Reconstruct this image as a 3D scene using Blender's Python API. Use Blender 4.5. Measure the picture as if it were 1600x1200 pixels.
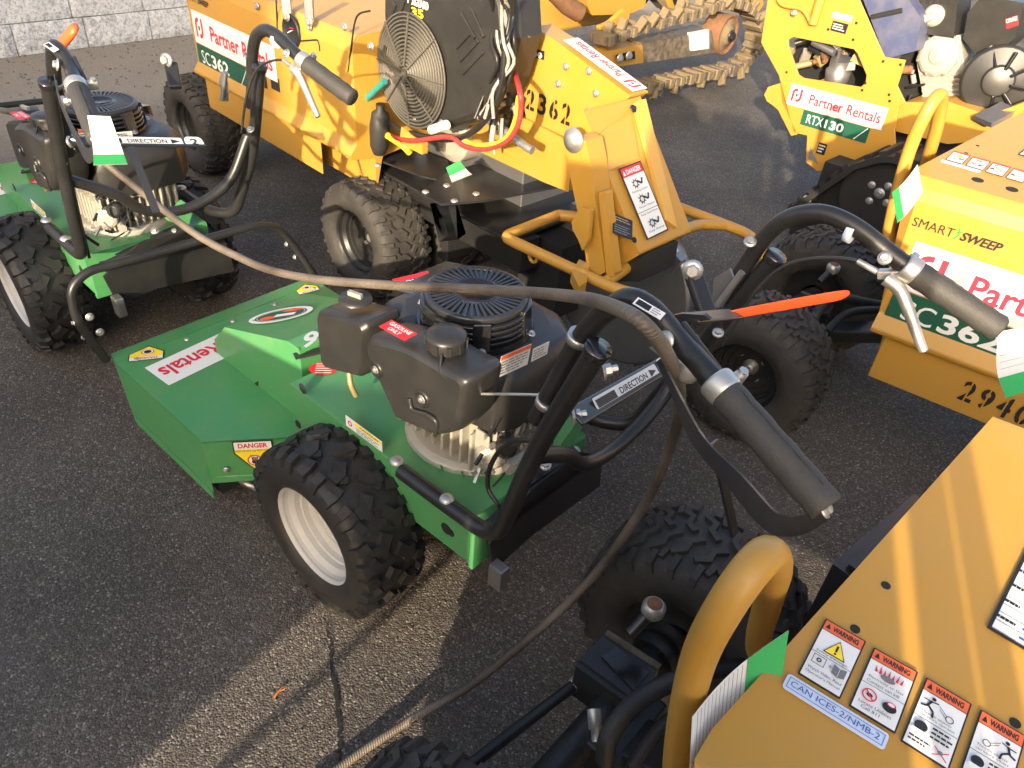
import bpy, math, random
from mathutils import Vector, Matrix
random.seed(7)
for o in list(bpy.data.objects): bpy.data.objects.remove(o)
SC = bpy.context.scene; COL = SC.collection
R = math.radians

# ------------------------------------------------------------------ camera
PITCH, ROLL, CAMH, FPX = R(37.2), R(5.4), 1.49, 1177.0
_f = Vector((0, math.cos(PITCH), -math.sin(PITCH))); _r = Vector((1, 0, 0)); _u = _r.cross(_f)
RT = math.cos(ROLL)*_r + math.sin(ROLL)*_u; UP = -math.sin(ROLL)*_r + math.cos(ROLL)*_u; FW = _f
CAM = Vector((0, 0, CAMH))
cd = bpy.data.cameras.new('camera'); cam = bpy.data.objects.new('camera', cd); COL.objects.link(cam)
cd.sensor_width = 36; cd.lens = 36*FPX/1600; cd.clip_start = .02; cd.clip_end = 500
cam.matrix_world = Matrix.Translation(CAM) @ Matrix((RT, UP, -FW)).transposed().to_4x4()
SC.camera = cam

# ------------------------------------------------------------------ light
SUN_EL, SUN_HEAD = 16.0, 76.0          # elevation; heading of the light on the ground, degrees from +X
w = bpy.data.worlds.new('World'); SC.world = w; w.use_nodes = True
nt = w.node_tree; bg = nt.nodes['Background']
sky = nt.nodes.new('ShaderNodeTexSky'); sky.sky_type = 'NISHITA'; sky.sun_disc = False
hd = R(SUN_HEAD); sv = Vector((-math.cos(hd), -math.sin(hd)))
sky.dust_density = 5.0; sky.ozone_density = .2; sky.air_density = .75; sky.sun_elevation = R(SUN_EL); sky.sun_rotation = math.atan2(sv.x, sv.y)
nt.links.new(sky.outputs[0], bg.inputs[0]); bg.inputs[1].default_value = .15
sd = bpy.data.lights.new('sun', 'SUN'); sd.energy = 2.9; sd.angle = R(.6); sd.color = (1, .83, .60)
sun = bpy.data.objects.new('sun', sd); COL.objects.link(sun)
sdir = Vector((math.cos(hd)*math.cos(R(SUN_EL)), math.sin(hd)*math.cos(R(SUN_EL)), -math.sin(R(SUN_EL))))
sun.rotation_euler = sdir.to_track_quat('-Z', 'Y').to_euler(); sun.location = (-3, -5, 6)
SC.view_settings.view_transform = 'Standard'; SC.view_settings.look = 'None'
SC.view_settings.exposure = 1.82; SC.view_settings.gamma = 1

# ------------------------------------------------------------------ surveying helpers (photo ray -> point on a real plane)
def ray(u, v): return FW + (u-800)/FPX*RT - (v-600)/FPX*UP
def at_z(u, v, z): d = ray(u, v); return CAM + d*((z-CAM.z)/d.z)
class Fr:
    def __init__(s, o, yaw):
        s.o = Vector((o[0], o[1], 0)); s.yaw = yaw; s.X = Vector((math.cos(yaw), math.sin(yaw), 0)); s.Y = Vector((-math.sin(yaw), math.cos(yaw), 0))
    def loc(s, P): d = P - s.o; return Vector((d.dot(s.X), d.dot(s.Y), d.z))
    def wor(s, p): return s.o + s.X*p[0] + s.Y*p[1] + Vector((0, 0, p[2]))
    def pl(s, u, v, p, n):
        d = ray(u, v); c = s.loc(CAM); d = Vector((d.dot(s.X), d.dot(s.Y), d.z)); p = Vector(p); n = Vector(n)
        return c + d*((p-c).dot(n)/d.dot(n))
    def y(s, u, v, y): return s.pl(u, v, (0, y, 0), (0, 1, 0))
    def x(s, u, v, x): return s.pl(u, v, (x, 0, 0), (1, 0, 0))
    def z(s, u, v, z): return s.pl(u, v, (0, 0, z), (0, 0, 1))
def frame_from(u, v, loc, yaw):
    p = at_z(u, v, loc[2]); f = Fr((0, 0), yaw); return Fr((p - f.X*loc[0] - f.Y*loc[1])[:2], yaw)

# ------------------------------------------------------------------ materials
MATS = {}
def mat(name, col, rough=.5, metal=0., dust=0., dcol=(.30, .25, .18), dscale=14., bump=0., bscale=120., spec=.5, fine=None, coat=0.):
    m = bpy.data.materials.new(name); m.use_nodes = True; t = m.node_tree; N = t.nodes; Lk = t.links
    b = N['Principled BSDF']; b.inputs['Roughness'].default_value = rough; b.inputs['Metallic'].default_value = metal
    b.inputs['Specular IOR Level'].default_value = spec; b.inputs['Coat Weight'].default_value = coat; b.inputs['Coat Roughness'].default_value = .25
    b.inputs['Base Color'].default_value = (*col, 1)
    tc = N.new('ShaderNodeTexCoord')
    n1 = N.new('ShaderNodeTexNoise'); n1.inputs['Scale'].default_value = dscale; n1.inputs['Detail'].default_value = 8; n1.inputs['Roughness'].default_value = .68
    Lk.new(tc.outputs['Object'], n1.inputs['Vector'])
    if dust > 0:
        r = N.new('ShaderNodeValToRGB'); r.color_ramp.elements[0].position = .42; r.color_ramp.elements[1].position = .75
        r.color_ramp.elements[1].color = (dust, dust, dust, 1); r.color_ramp.elements[0].color = (dust*.25,)*3+(1,)
        Lk.new(n1.outputs[0], r.inputs[0])
        mx = N.new('ShaderNodeMixRGB'); mx.inputs[1].default_value = (*col, 1); mx.inputs[2].default_value = (*dcol, 1)
        Lk.new(r.outputs[0], mx.inputs[0]); Lk.new(mx.outputs[0], b.inputs['Base Color'])
        ra = N.new('ShaderNodeMath'); ra.operation = 'MULTIPLY_ADD'; ra.inputs[1].default_value = .35; ra.inputs[2].default_value = rough
        Lk.new(r.outputs[0], ra.inputs[0]); Lk.new(ra.outputs[0], b.inputs['Roughness'])
    if bump > 0:
        n2 = N.new('ShaderNodeTexNoise'); n2.inputs['Scale'].default_value = bscale; n2.inputs['Detail'].default_value = 4
        Lk.new(tc.outputs['Object'], n2.inputs['Vector'])
        bp = N.new('ShaderNodeBump'); bp.inputs['Strength'].default_value = bump; bp.inputs['Distance'].default_value = .004
        Lk.new(n2.outputs[0], bp.inputs['Height']); Lk.new(bp.outputs[0], b.inputs['Normal'])
    MATS[name] = m; return m
mat('green', (.045, .245, .082), .36, dust=.45, dcol=(.18, .28, .12), bump=.04, bscale=40, coat=.15)
mat('yellow', (.46, .236, .026), .36, dust=.36, dcol=(.38, .25, .10), bump=.05, bscale=60)
mat('yellow_pale', (.62, .33, .04), .5, dust=.55, dcol=(.42, .30, .16), bump=.06, bscale=60)  # paler than the main yellow, with stronger beige mottling
mat('black', (.012, .012, .013), .36, dust=.12, dcol=(.13, .12, .10), bump=.08, bscale=220)
mat('black_satin', (.018, .019, .022), .28, dust=.10, dcol=(.12, .11, .10))
mat('plastic', (.018, .0175, .017), .36, dust=.16, dcol=(.11, .10, .085), bump=.06, bscale=300)
mat('gloss_black', (.010, .010, .012), .14, dust=.08, dcol=(.12, .11, .09), coat=.4)
mat('rubber', (.014, .0135, .013), .55, dust=.22, dcol=(.075, .068, .06), dscale=22, bump=.2, bscale=160)
mat('rubber_dusty', (.022, .020, .018), .66, dust=.36, dcol=(.11, .096, .08), dscale=18, bump=.25, bscale=160)
mat('grip', (.030, .029, .028), .62, dust=.2, dcol=(.10, .09, .08), bump=.25, bscale=350)
mat('orange', (.85, .10, .022), .42, dust=.12, dcol=(.5, .2, .1), bump=.05)
mat('alu', (.40, .375, .32), .48, .3, dust=.30, dcol=(.36, .31, .23), bump=.35, bscale=260)
mat('zinc', (.50, .50, .48), .38, .75, dust=.25, dcol=(.35, .30, .22))
mat('steel', (.33, .33, .34), .33, .8, dust=.3, dcol=(.2, .16, .11))
mat('rimwhite', (.46, .46, .45), .42, dust=.45, dcol=(.26, .23, .19), dscale=9)
mat('white', (.74, .74, .72), .5, dust=.08, dcol=(.5, .46, .4))
mat('offwhite', (.66, .64, .58), .55, dust=.2, dcol=(.4, .36, .3))
mat('ink', (.012, .012, .013), .5)
mat('greyink', (.16, .16, .17), .5)
mat('red', (.62, .02, .025), .45)
mat('brandred', (.62, .025, .05), .45)
mat('darkgreen', (.012, .085, .05), .45)
mat('taggreen', (.02, .33, .06), .5)
mat('warnorange', (.72, .13, .035), .5)
mat('warnyellow', (.86, .66, .03), .5)
mat('paleblue', (.55, .63, .78), .5)
mat('blueink', (.05, .10, .3), .5)
mat('rust', (.13, .055, .024), .8, dust=.6, dcol=(.24, .135, .065), dscale=30, bump=.6, bscale=90)
mat('mudsteel', (.14, .105, .06), .8, dust=.7, dcol=(.22, .16, .085), dscale=16, bump=.9, bscale=70)
mat('hosered', (.42, .03, .028), .5, dust=.3, dcol=(.25, .08, .06))
mat('hoseyellow', (.75, .48, .03), .45)
mat('blue', (.035, .055, .14), .4, dust=.3)
mat('teal', (.03, .22, .19), .4)
mat('dark', (.010, .010, .010), .8)
mat('brass', (.45, .33, .14), .45, .5, dust=.3)
mat('hydblue', (.10, .13, .24), .3, .2)
mat('wornblack', (.03, .028, .025), .45, dust=.85, dcol=(.26, .20, .13), dscale=26, bump=.4)
mat('twig', (.42, .13, .03), .8)
mat('pebble', (.20, .185, .165), .85, dust=.8, dcol=(.07, .066, .06), dscale=40, bump=.3)
mat('screen', (.085, .080, .070), .5, .2, dust=.35, dcol=(.17, .15, .11))
mat('timber', (.30, .20, .12), .8, dust=.4, dcol=(.18, .13, .09), bump=.4)

def cable_mat():
    m = bpy.data.materials.new('cable'); m.use_nodes = True; t = m.node_tree; N = t.nodes; Lk = t.links; b = N['Principled BSDF']
    uv = N.new('ShaderNodeAttribute'); uv.attribute_name = 'lay'
    wv = N.new('ShaderNodeTexWave'); wv.inputs['Scale'].default_value = 1; wv.wave_type = 'BANDS'; wv.bands_direction = 'X'
    Lk.new(uv.outputs['Vector'], wv.inputs['Vector'])
    tc = N.new('ShaderNodeTexCoord'); n = N.new('ShaderNodeTexNoise'); n.inputs['Scale'].default_value = 9; n.inputs['Detail'].default_value = 6
    Lk.new(tc.outputs['Object'], n.inputs['Vector'])
    c = N.new('ShaderNodeValToRGB'); c.color_ramp.elements[0].color = (.065, .050, .038, 1); c.color_ramp.elements[1].color = (.155, .128, .098, 1)
    c.color_ramp.elements[0].position = .35; c.color_ramp.elements[1].position = .62
    Lk.new(n.outputs[0], c.inputs[0]); Lk.new(c.outputs[0], b.inputs['Base Color']); b.inputs['Roughness'].default_value = .55
    bp = N.new('ShaderNodeBump'); bp.inputs['Strength'].default_value = .5; bp.inputs['Distance'].default_value = .0014
    Lk.new(wv.outputs[1], bp.inputs['Height']); Lk.new(bp.outputs[0], b.inputs['Normal']); MATS['cable'] = m
cable_mat()

def asphalt_mat():
    m = bpy.data.materials.new('asphalt'); m.use_nodes = True; t = m.node_tree; N = t.nodes; Lk = t.links; b = N['Principled BSDF']
    g = N.new('ShaderNodeNewGeometry')
    def noise(s, d=6, r=.6):
        n = N.new('ShaderNodeTexNoise'); n.inputs['Scale'].default_value = s; n.inputs['Detail'].default_value = d; n.inputs['Roughness'].default_value = r
        Lk.new(g.outputs['Position'], n.inputs['Vector']); return n
    def ramp(src, *st):
        r = N.new('ShaderNodeValToRGB'); e = r.color_ramp.elements
        while len(e) < len(st): e.new(.5)
        for k, (p, c) in enumerate(st): e[k].position = p; e[k].color = (*c, 1) if isinstance(c, tuple) else (c, c, c, 1)
        Lk.new(src, r.inputs[0]); return r
    vor = N.new('ShaderNodeTexVoronoi'); vor.inputs['Scale'].default_value = 240; Lk.new(g.outputs['Position'], vor.inputs['Vector'])
    vor2 = N.new('ShaderNodeTexVoronoi'); vor2.inputs['Scale'].default_value = 95; Lk.new(g.outputs['Position'], vor2.inputs['Vector'])
    sep = N.new('ShaderNodeSeparateColor'); Lk.new(vor.outputs['Color'], sep.inputs[0])
    stone = ramp(sep.outputs[0], (0., (.060, .051, .043)), (.55, (.094, .080, .067)), (.86, (.128, .110, .092)), (.97, (.20, .18, .155)), (1., (.31, .285, .25)))
    sep2 = N.new('ShaderNodeSeparateColor'); Lk.new(vor2.outputs['Color'], sep2.inputs[0])
    big = ramp(sep2.outputs[0], (.90, 0.), (.93, 1.))
    dist = ramp(vor2.outputs['Distance'], (.28, 1.), (.42, 0.))
    mm = N.new('ShaderNodeMath'); mm.operation = 'MULTIPLY'; Lk.new(big.outputs[0], mm.inputs[0]); Lk.new(dist.outputs[0], mm.inputs[1])
    m1 = N.new('ShaderNodeMixRGB'); m1.inputs[2].default_value = (.15, .138, .125, 1); Lk.new(stone.outputs[0], m1.inputs[1]); Lk.new(mm.outputs[0], m1.inputs[0])
    # uneven wear
    n1 = noise(1.3, 8, .65); wr = ramp(n1.outputs[0], (.35, .72), (.7, 1.3))
    m2 = N.new('ShaderNodeMixRGB'); m2.blend_type = 'MULTIPLY'; m2.inputs[0].default_value = 1; Lk.new(m1.outputs[0], m2.inputs[1]); Lk.new(wr.outputs[0], m2.inputs[2])
    # sandy dirt drifting in from the wall (a band along the wall) and loose patches
    dp = N.new('ShaderNodeVectorMath'); dp.operation = 'DOT_PRODUCT'; dp.inputs[1].default_value = (-.788, .616, 0); Lk.new(g.outputs['Position'], dp.inputs[0])
    n2 = noise(3.2, 8, .7); ad = N.new('ShaderNodeMath'); ad.operation = 'MULTIPLY_ADD'; ad.inputs[1].default_value = 1.5; Lk.new(n2.outputs[0], ad.inputs[0]); Lk.new(dp.outputs['Value'], ad.inputs[2])
    sand = ramp(ad.outputs[0], (0, 0.), (1., 1.)); mr = N.new('ShaderNodeMapRange'); mr.inputs[1].default_value = 4.35; mr.inputs[2].default_value = 5.3
    Lk.new(ad.outputs[0], mr.inputs[0])
    n3 = noise(90, 4, .7); sc = ramp(n3.outputs[0], (.3, (.17, .145, .11)), (.7, (.34, .295, .235)))
    m3 = N.new('ShaderNodeMixRGB'); Lk.new(mr.outputs[0], m3.inputs[0]); Lk.new(m2.outputs[0], m3.inputs[1]); Lk.new(sc.outputs[0], m3.inputs[2])
    n4 = noise(2.1, 9, .75); dst = ramp(n4.outputs[0], (.50, 0.), (.78, .45))
    m4 = N.new('ShaderNodeMixRGB'); m4.inputs[2].default_value = (.15, .13, .105, 1); Lk.new(dst.outputs[0], m4.inputs[0]); Lk.new(m3.outputs[0], m4.inputs[1])
    Lk.new(m4.outputs[0], b.inputs['Base Color']); b.inputs['Roughness'].default_value = .82; b.inputs['Specular IOR Level'].default_value = .35
    inv = N.new('ShaderNodeMath'); inv.operation = 'SUBTRACT'; inv.inputs[0].default_value = 1; Lk.new(vor.outputs['Distance'], inv.inputs[1])
    n5 = noise(45, 6, .7); hs = N.new('ShaderNodeMath'); hs.operation = 'MULTIPLY_ADD'; hs.inputs[1].default_value = .6; Lk.new(inv.outputs[0], hs.inputs[0]); Lk.new(n5.outputs[0], hs.inputs[2])
    bp = N.new('ShaderNodeBump'); bp.inputs['Strength'].default_value = .7; bp.inputs['Distance'].default_value = .005; Lk.new(hs.outputs[0], bp.inputs['Height']); Lk.new(bp.outputs[0], b.inputs['Normal'])
    MATS['asphalt'] = m
asphalt_mat()
def wall_mat():
    m = bpy.data.materials.new('painted_block'); m.use_nodes = True; t = m.node_tree; N = t.nodes; Lk = t.links; b = N['Principled BSDF']
    g = N.new('ShaderNodeNewGeometry'); n = N.new('ShaderNodeTexNoise'); n.inputs['Scale'].default_value = 13; n.inputs['Detail'].default_value = 10; n.inputs['Roughness'].default_value = .75
    Lk.new(g.outputs['Position'], n.inputs['Vector']); r = N.new('ShaderNodeValToRGB'); e = r.color_ramp.elements
    e[0].position = .36; e[0].color = (.42, .42, .42, 1); e[1].position = .50; e[1].color = (.76, .76, .75, 1); x = e.new(.75); x.color = (.84, .84, .83, 1)
    Lk.new(n.outputs[0], r.inputs[0]); n2 = N.new('ShaderNodeTexNoise'); n2.inputs['Scale'].default_value = 55; n2.inputs['Detail'].default_value = 6; n2.inputs['Roughness'].default_value = .8
    Lk.new(g.outputs['Position'], n2.inputs['Vector']); r2 = N.new('ShaderNodeValToRGB'); r2.color_ramp.elements[0].position = .38; r2.color_ramp.elements[0].color = (.35, .35, .35, 1); r2.color_ramp.elements[1].position = .52
    Lk.new(n2.outputs[0], r2.inputs[0]); mx = N.new('ShaderNodeMixRGB'); mx.blend_type = 'MULTIPLY'; mx.inputs[0].default_value = .8
    Lk.new(r.outputs[0], mx.inputs[1]); Lk.new(r2.outputs[0], mx.inputs[2]); Lk.new(mx.outputs[0], b.inputs['Base Color']); b.inputs['Roughness'].default_value = .85
    bp = N.new('ShaderNodeBump'); bp.inputs['Strength'].default_value = .8; bp.inputs['Distance'].default_value = .012; Lk.new(n2.outputs[0], bp.inputs['Height']); Lk.new(bp.outputs[0], b.inputs['Normal'])
    MATS['painted_block'] = m
wall_mat()

# ------------------------------------------------------------------ mesh builder
def V(*a): return Vector(a)
def basis(n, hint=None):
    n = Vector(n).normalized(); h = Vector(hint) if hint is not None else (V(0, 0, 1) if abs(n.z) < .9 else V(1, 0, 0))
    u = h.cross(n).normalized(); return u, n.cross(u), n
def spline(pts, seg=6, closed=False):
    P = [Vector(p) for p in pts]; out = []; n = len(P)
    for i in range(n if closed else n-1):
        p0 = P[(i-1) % n] if closed or i > 0 else P[0]*2-P[1]; p1 = P[i]; p2 = P[(i+1) % n]; p3 = P[(i+2) % n] if closed or i+2 < n else P[-1]*2-P[-2]
        for k in range(seg):
            t = k/seg; out.append(.5*((2*p1)+(p2-p0)*t+(2*p0-5*p1+4*p2-p3)*t*t+(-p0+3*p1-3*p2+p3)*t**3))
    if not closed: out.append(P[-1])
    return out
def bend(pts, r, seg=5):      # polyline with rounded corners
    P = [Vector(p) for p in pts]; out = [P[0]]
    for i in range(1, len(P)-1):
        a, b, c = P[i-1], P[i], P[i+1]; d1 = (a-b); d2 = (c-b); k = min(r, d1.length*.48, d2.length*.48)
        s = b+d1.normalized()*k; e = b+d2.normalized()*k
        for j in range(seg+1): t = j/seg; out.append(s*(1-t)**2+b*2*t*(1-t)+e*t*t)
    out.append(P[-1]); return out
class MB:
    def __init__(s): s.v = []; s.f = []; s.mi = []; s.sm = []; s.ms = []; s.attr = None
    def m(s, name):
        if name not in s.ms: s.ms.append(name)
        return s.ms.index(name)
    def add(s, vs, fs, m, smooth=False):
        o = len(s.v); k = s.m(m); s.v += [tuple(q) for q in vs]
        for f in fs: s.f.append(tuple(o+i for i in f)); s.mi.append(k); s.sm.append(smooth)
    def box(s, a, b, m):
        (x0, y0, z0), (x1, y1, z1) = a, b
        x0, x1 = sorted((x0, x1)); y0, y1 = sorted((y0, y1)); z0, z1 = sorted((z0, z1))
        s.add([(x0,y0,z0),(x1,y0,z0),(x1,y1,z0),(x0,y1,z0),(x0,y0,z1),(x1,y0,z1),(x1,y1,z1),(x0,y1,z1)],
              [(3,2,1,0),(4,5,6,7),(0,1,5,4),(1,2,6,5),(2,3,7,6),(3,0,4,7)], m); return s
    def bar(s, a, b, wd, ht, m, hint=(0, 0, 1)):      # rectangular bar between two points
        a = Vector(a); b = Vector(b); u, v, n = basis(b-a, hint); vs = []
        for p in (a, b): vs += [p+u*wd/2*i+v*ht/2*j for i, j in ((-1,-1),(1,-1),(1,1),(-1,1))]
        s.add(vs, [(3,2,1,0),(4,5,6,7),(0,1,5,4),(1,2,6,5),(2,3,7,6),(3,0,4,7)], m); return s
    def prism(s, pts, d, m, smooth_side=False):         # closed 3D planar polygon extruded by vector d
        P = [Vector(p) for p in pts]; d = Vector(d); n = len(P); nn = Vector((0, 0, 0))
        for i in range(n): nn += P[i].cross(P[(i+1) % n])
        if nn.dot(d) < 0: P = P[::-1]
        vs = P+[p+d for p in P]; s.add(vs, [tuple(range(n))[::-1], tuple(range(n, 2*n))], m)
        s.add(vs, [(i, (i+1) % n, n+(i+1) % n, n+i) for i in range(n)], m, smooth_side); return s
    def loft(s, rings, m, smooth=False, cap=True, closed=True):
        n = len(rings[0]); vs = [p for r in rings for p in r]; fs = []
        for k in range(len(rings)-1):
            for i in range(n if closed else n-1): j = (i+1) % n; fs.append((k*n+i, k*n+j, (k+1)*n+j, (k+1)*n+i))
        s.add(vs, fs, m, smooth)
        if cap: s.add(rings[0], [tuple(range(n))[::-1]], m); s.add(rings[-1], [tuple(range(n))], m)
        return s
    def tube(s, pts, r, m, n=12, cap=True, lay=False):
        P = [Vector(p) for p in pts]; rings = []; t0 = (P[1]-P[0]).normalized(); u, v, _ = basis(t0); L = 0; at = []
        for i, p in enumerate(P):
            t = (P[min(i+1, len(P)-1)]-P[max(i-1, 0)]).normalized()
            u = (u-t*u.dot(t)).normalized(); v = t.cross(u); rr = r[i] if isinstance(r, (list, tuple)) else r
            rings.append([p+(u*math.cos(a)+v*math.sin(a))*rr for a in [2*math.pi*k/n for k in range(n)]])
            if i: L += (p-P[i-1]).length
            at += [(L*62+k/n, 0, 0) for k in range(n)]
        if lay: s.attr = at+[(0, 0, 0)]*(2*n)
        s.loft(rings, m, True, cap); return s
    def lathe(s, prof, o, ax, m, n=24, smooth=True, cap=True):
        u, v, a = basis(ax); o = Vector(o); rings = [[o+a*h+(u*math.cos(t)+v*math.sin(t))*r for t in [2*math.pi*k/n for k in range(n)]] for r, h in prof]
        s.loft(rings, m, smooth, cap); return s
    def ball(s, c, r, m, n=12):
        pr = [(max(r*math.sin(math.pi*k/8), .0004), -r*math.cos(math.pi*k/8)) for k in range(9)]; s.lathe(pr, c, (0, 0, 1), m, n); return s
    def build(s, name, parent=None, bevel=0, seg=2, weld=False, kind=None):
        me = bpy.data.meshes.new(name); me.from_pydata(s.v, [], s.f)
        for q in s.ms: me.materials.append(MATS[q])
        me.polygons.foreach_set('material_index', s.mi); me.polygons.foreach_set('use_smooth', s.sm)
        if s.attr:
            a = me.attributes.new('lay', 'FLOAT_VECTOR', 'POINT'); at = s.attr[:len(s.v)]; at += [(0, 0, 0)]*(len(s.v)-len(at))
            a.data.foreach_set('vector', [c for p in at for c in p])
        me.update(); return link(name, me, parent, bevel, seg, kind)
def link(name, me, parent=None, bevel=0, seg=2, kind=None):
    o = bpy.data.objects.new(name, me); COL.objects.link(o)
    if parent: o.parent = parent
    if bevel:
        b = o.modifiers.new('bevel', 'BEVEL'); b.width = bevel; b.segments = seg; b.limit_method = 'ANGLE'; b.angle_limit = R(35); b.harden_normals = False
    if kind: o['kind'] = kind
    return o
def thing(name, label, cat, fr=None, group=None):
    o = bpy.data.objects.new(name, None); COL.objects.link(o); o.empty_display_size = .1
    if fr: o.location = fr.o; o.rotation_euler = (0, 0, fr.yaw)
    return tag(o, label, cat, group)
def tag(o, label, cat, group=None):
    o['label'] = label; o['category'] = cat
    if group: o['group'] = group
    return o
def copy_tree(o, parent=None, skip=()):
    c = o.copy(); COL.objects.link(c); c.parent = parent
    for ch in [q for q in bpy.data.objects if q.parent == o]:
        if ch.get('only') in skip and ch.get('only'): continue
        copy_tree(ch, c, skip)
    return c
# shared bolt mesh
_b = MB(); _b.lathe([(1.35, 0), (1.35, .25), (.6, .3)], (0,0,0), (0,0,1), 'zinc', 14); _b.lathe([(.86, .28), (.86, .9), (.7, 1.05)], (0,0,0), (0,0,1), 'zinc', 6, False)
_bo = _b.build('bolt'); BOLT = _bo.data; bpy.data.objects.remove(_bo)
_b = MB(); _b.lathe([(1.5, 0), (1.4, .35), (.9, .7), (.2, .82)], (0,0,0), (0,0,1), 'zinc', 14)
_bo = _b.build('bolt'); CARR = _bo.data; bpy.data.objects.remove(_bo)
_b = MB(); _b.lathe([(1.3, 0), (1.3, .3), (.9, .35)], (0,0,0), (0,0,1), 'black', 12); _b.lathe([(.8, .3), (.8, .9)], (0,0,0), (0,0,1), 'black', 6, False)
_bo = _b.build('bolt'); BBOLT = _bo.data; bpy.data.objects.remove(_bo)
def bolt(parent, p, n, r=.006, me=None, name='bolt'):
    o = bpy.data.objects.new(name, me or BOLT); COL.objects.link(o); o.parent = parent
    u, v, w_ = basis(n); o.matrix_local = Matrix.Translation(Vector(p)) @ Matrix((u, v, w_)).transposed().to_4x4() @ Matrix.Scale(r, 4); return o

# ------------------------------------------------------------------ print: text and stickers (one mesh each)
_TX = {}
def text_mesh(s, bold=0.):
    k = (s, bold)
    if k in _TX: return _TX[k]
    c = bpy.data.curves.new('t', 'FONT'); c.body = s; c.size = 1; c.offset = bold; c.resolution_u = 3; o = bpy.data.objects.new('t', c)
    COL.objects.link(o); dg = bpy.context.evaluated_depsgraph_get(); dg.update(); me = bpy.data.meshes.new_from_object(o.evaluated_get(dg))
    vs = [v.co.copy() for v in me.vertices]; fs = [tuple(p.vertices) for p in me.polygons]; bpy.data.objects.remove(o); bpy.data.curves.remove(c); bpy.data.meshes.remove(me)
    if not vs: vs = [V(0,0,0)]
    x0 = min(v.x for v in vs); x1 = max(v.x for v in vs); y0 = min(v.y for v in vs); y1 = max(v.y for v in vs)
    _TX[k] = (vs, fs, x0, x1, y0, y1); return _TX[k]
class Sticker:
    def __init__(s, w, h, base=None, r=0., t=.0008): s.mb = MB(); s.w = w; s.h = h; s.k = t+.0003; s.t = t; s.base = base; s.r = r; s.fr = None
    def place(s, o, u, v): s.O = Vector(o); s.U = Vector(u).normalized(); vv = Vector(v); s.Vv = (vv-s.U*vv.dot(s.U)).normalized(); s.N = s.U.cross(s.Vv); s._base(); return s
    def P(s, x, y, z): return s.O+s.U*x+s.Vv*y+s.N*z
    def _base(s):
        if s.base:
            r = s.r; w, h = s.w, s.h; pts = []
            if r <= 0: pts = [(0,0),(w,0),(w,h),(0,h)]
            else:
                for cx, cy, a0 in ((w-r, r, -90), (w-r, h-r, 0), (r, h-r, 90), (r, r, 180)):
                    for j in range(5): a = R(a0+j*22.5); pts.append((cx+r*math.cos(a), cy+r*math.sin(a)))
            s.mb.prism([s.P(x, y, .0001) for x, y in pts], s.N*s.t, s.base)
    def lift(s):
        if not getattr(s, 'hold', False): s.k += .00009
        return s.k
    def poly(s, pts, m): z = s.lift(); s.mb.add([s.P(x, y, z) for x, y in pts], [tuple(range(len(pts)))], m); return s
    def rect(s, x0, y0, x1, y1, m): return s.poly([(x0,y0),(x1,y0),(x1,y1),(x0,y1)], m)
    def frame(s, x0, y0, x1, y1, t, m):
        s.rect(x0,y0,x1,y0+t,m); s.rect(x0,y1-t,x1,y1,m); s.rect(x0,y0,x0+t,y1,m); s.rect(x1-t,y0,x1,y1,m); return s
    def disc(s, x, y, rx, ry, m, n=24): return s.poly([(x+rx*math.cos(2*math.pi*k/n), y+ry*math.sin(2*math.pi*k/n)) for k in range(n)], m)
    def ring(s, x, y, r0, r1, m, a0=0, a1=360, n=24, asp=1.):
        z = s.lift(); vs = []; fs = []
        for k in range(n+1):
            a = R(a0+(a1-a0)*k/n); vs += [s.P(x+r0*math.cos(a), y+r0*asp*math.sin(a), z), s.P(x+r1*math.cos(a), y+r1*asp*math.sin(a), z)]
            if k: fs.append((2*k-2, 2*k-1, 2*k+1, 2*k))
        s.mb.add(vs, fs, m); return s
    def stroke(s, pts, t, m):
        for (x0, y0), (x1, y1) in zip(pts, pts[1:]):
            d = math.hypot(x1-x0, y1-y0) or 1; nx, ny = -(y1-y0)/d*t/2, (x1-x0)/d*t/2
            s.poly([(x0+nx,y0+ny),(x0-nx,y0-ny),(x1-nx,y1-ny),(x1+nx,y1+ny)][::-1], m)
        return s
    def text(s, tx, x, y, w=None, h=None, m='ink', bold=.0, rot=0, italic=0., align='l'):
        vs, fs, x0, x1, y0, y1 = text_mesh(tx, bold); sx = sy = 1
        if w and h: sx = w/(x1-x0); sy = h/(y1-y0)
        elif w: sx = sy = w/(x1-x0)
        else: sx = sy = h/(y1-y0)
        z = s.lift(); c, sn = math.cos(R(rot)), math.sin(R(rot)); W = (x1-x0)*sx
        off = {'l': 0, 'c': -W/2, 'r': -W}[align]
        def tr(q):
            a = (q.x-x0)*sx+off+italic*(q.y-y0)*sy; b = (q.y-y0)*sy; return s.P(x+a*c-b*sn, y+a*sn+b*c, z)
        s.mb.add([tr(q) for q in vs], fs, m); return s
    def lines(s, x0, y0, x1, y1, n, m='greyink', ratio=.45, rag=True):
        st = (y1-y0)/n; s.lift(); s.hold = True
        for k in range(n):
            e = x1-(random.random()*.35*(x1-x0) if rag else 0); x = x0
            while x < e-1e-6:            # words
                wl = (x1-x0)*random.uniform(.10, .24); s.rect(x, y1-(k+1)*st+st*(1-ratio)/2, min(x+wl, e), y1-k*st-st*(1-ratio)/2, m); x += wl+(x1-x0)*.035
        s.hold = False; return s
    def build(s, parent, name='sticker', label=None):
        o = s.mb.build(name, parent)
        if label: o['label'] = label
        return o
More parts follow.
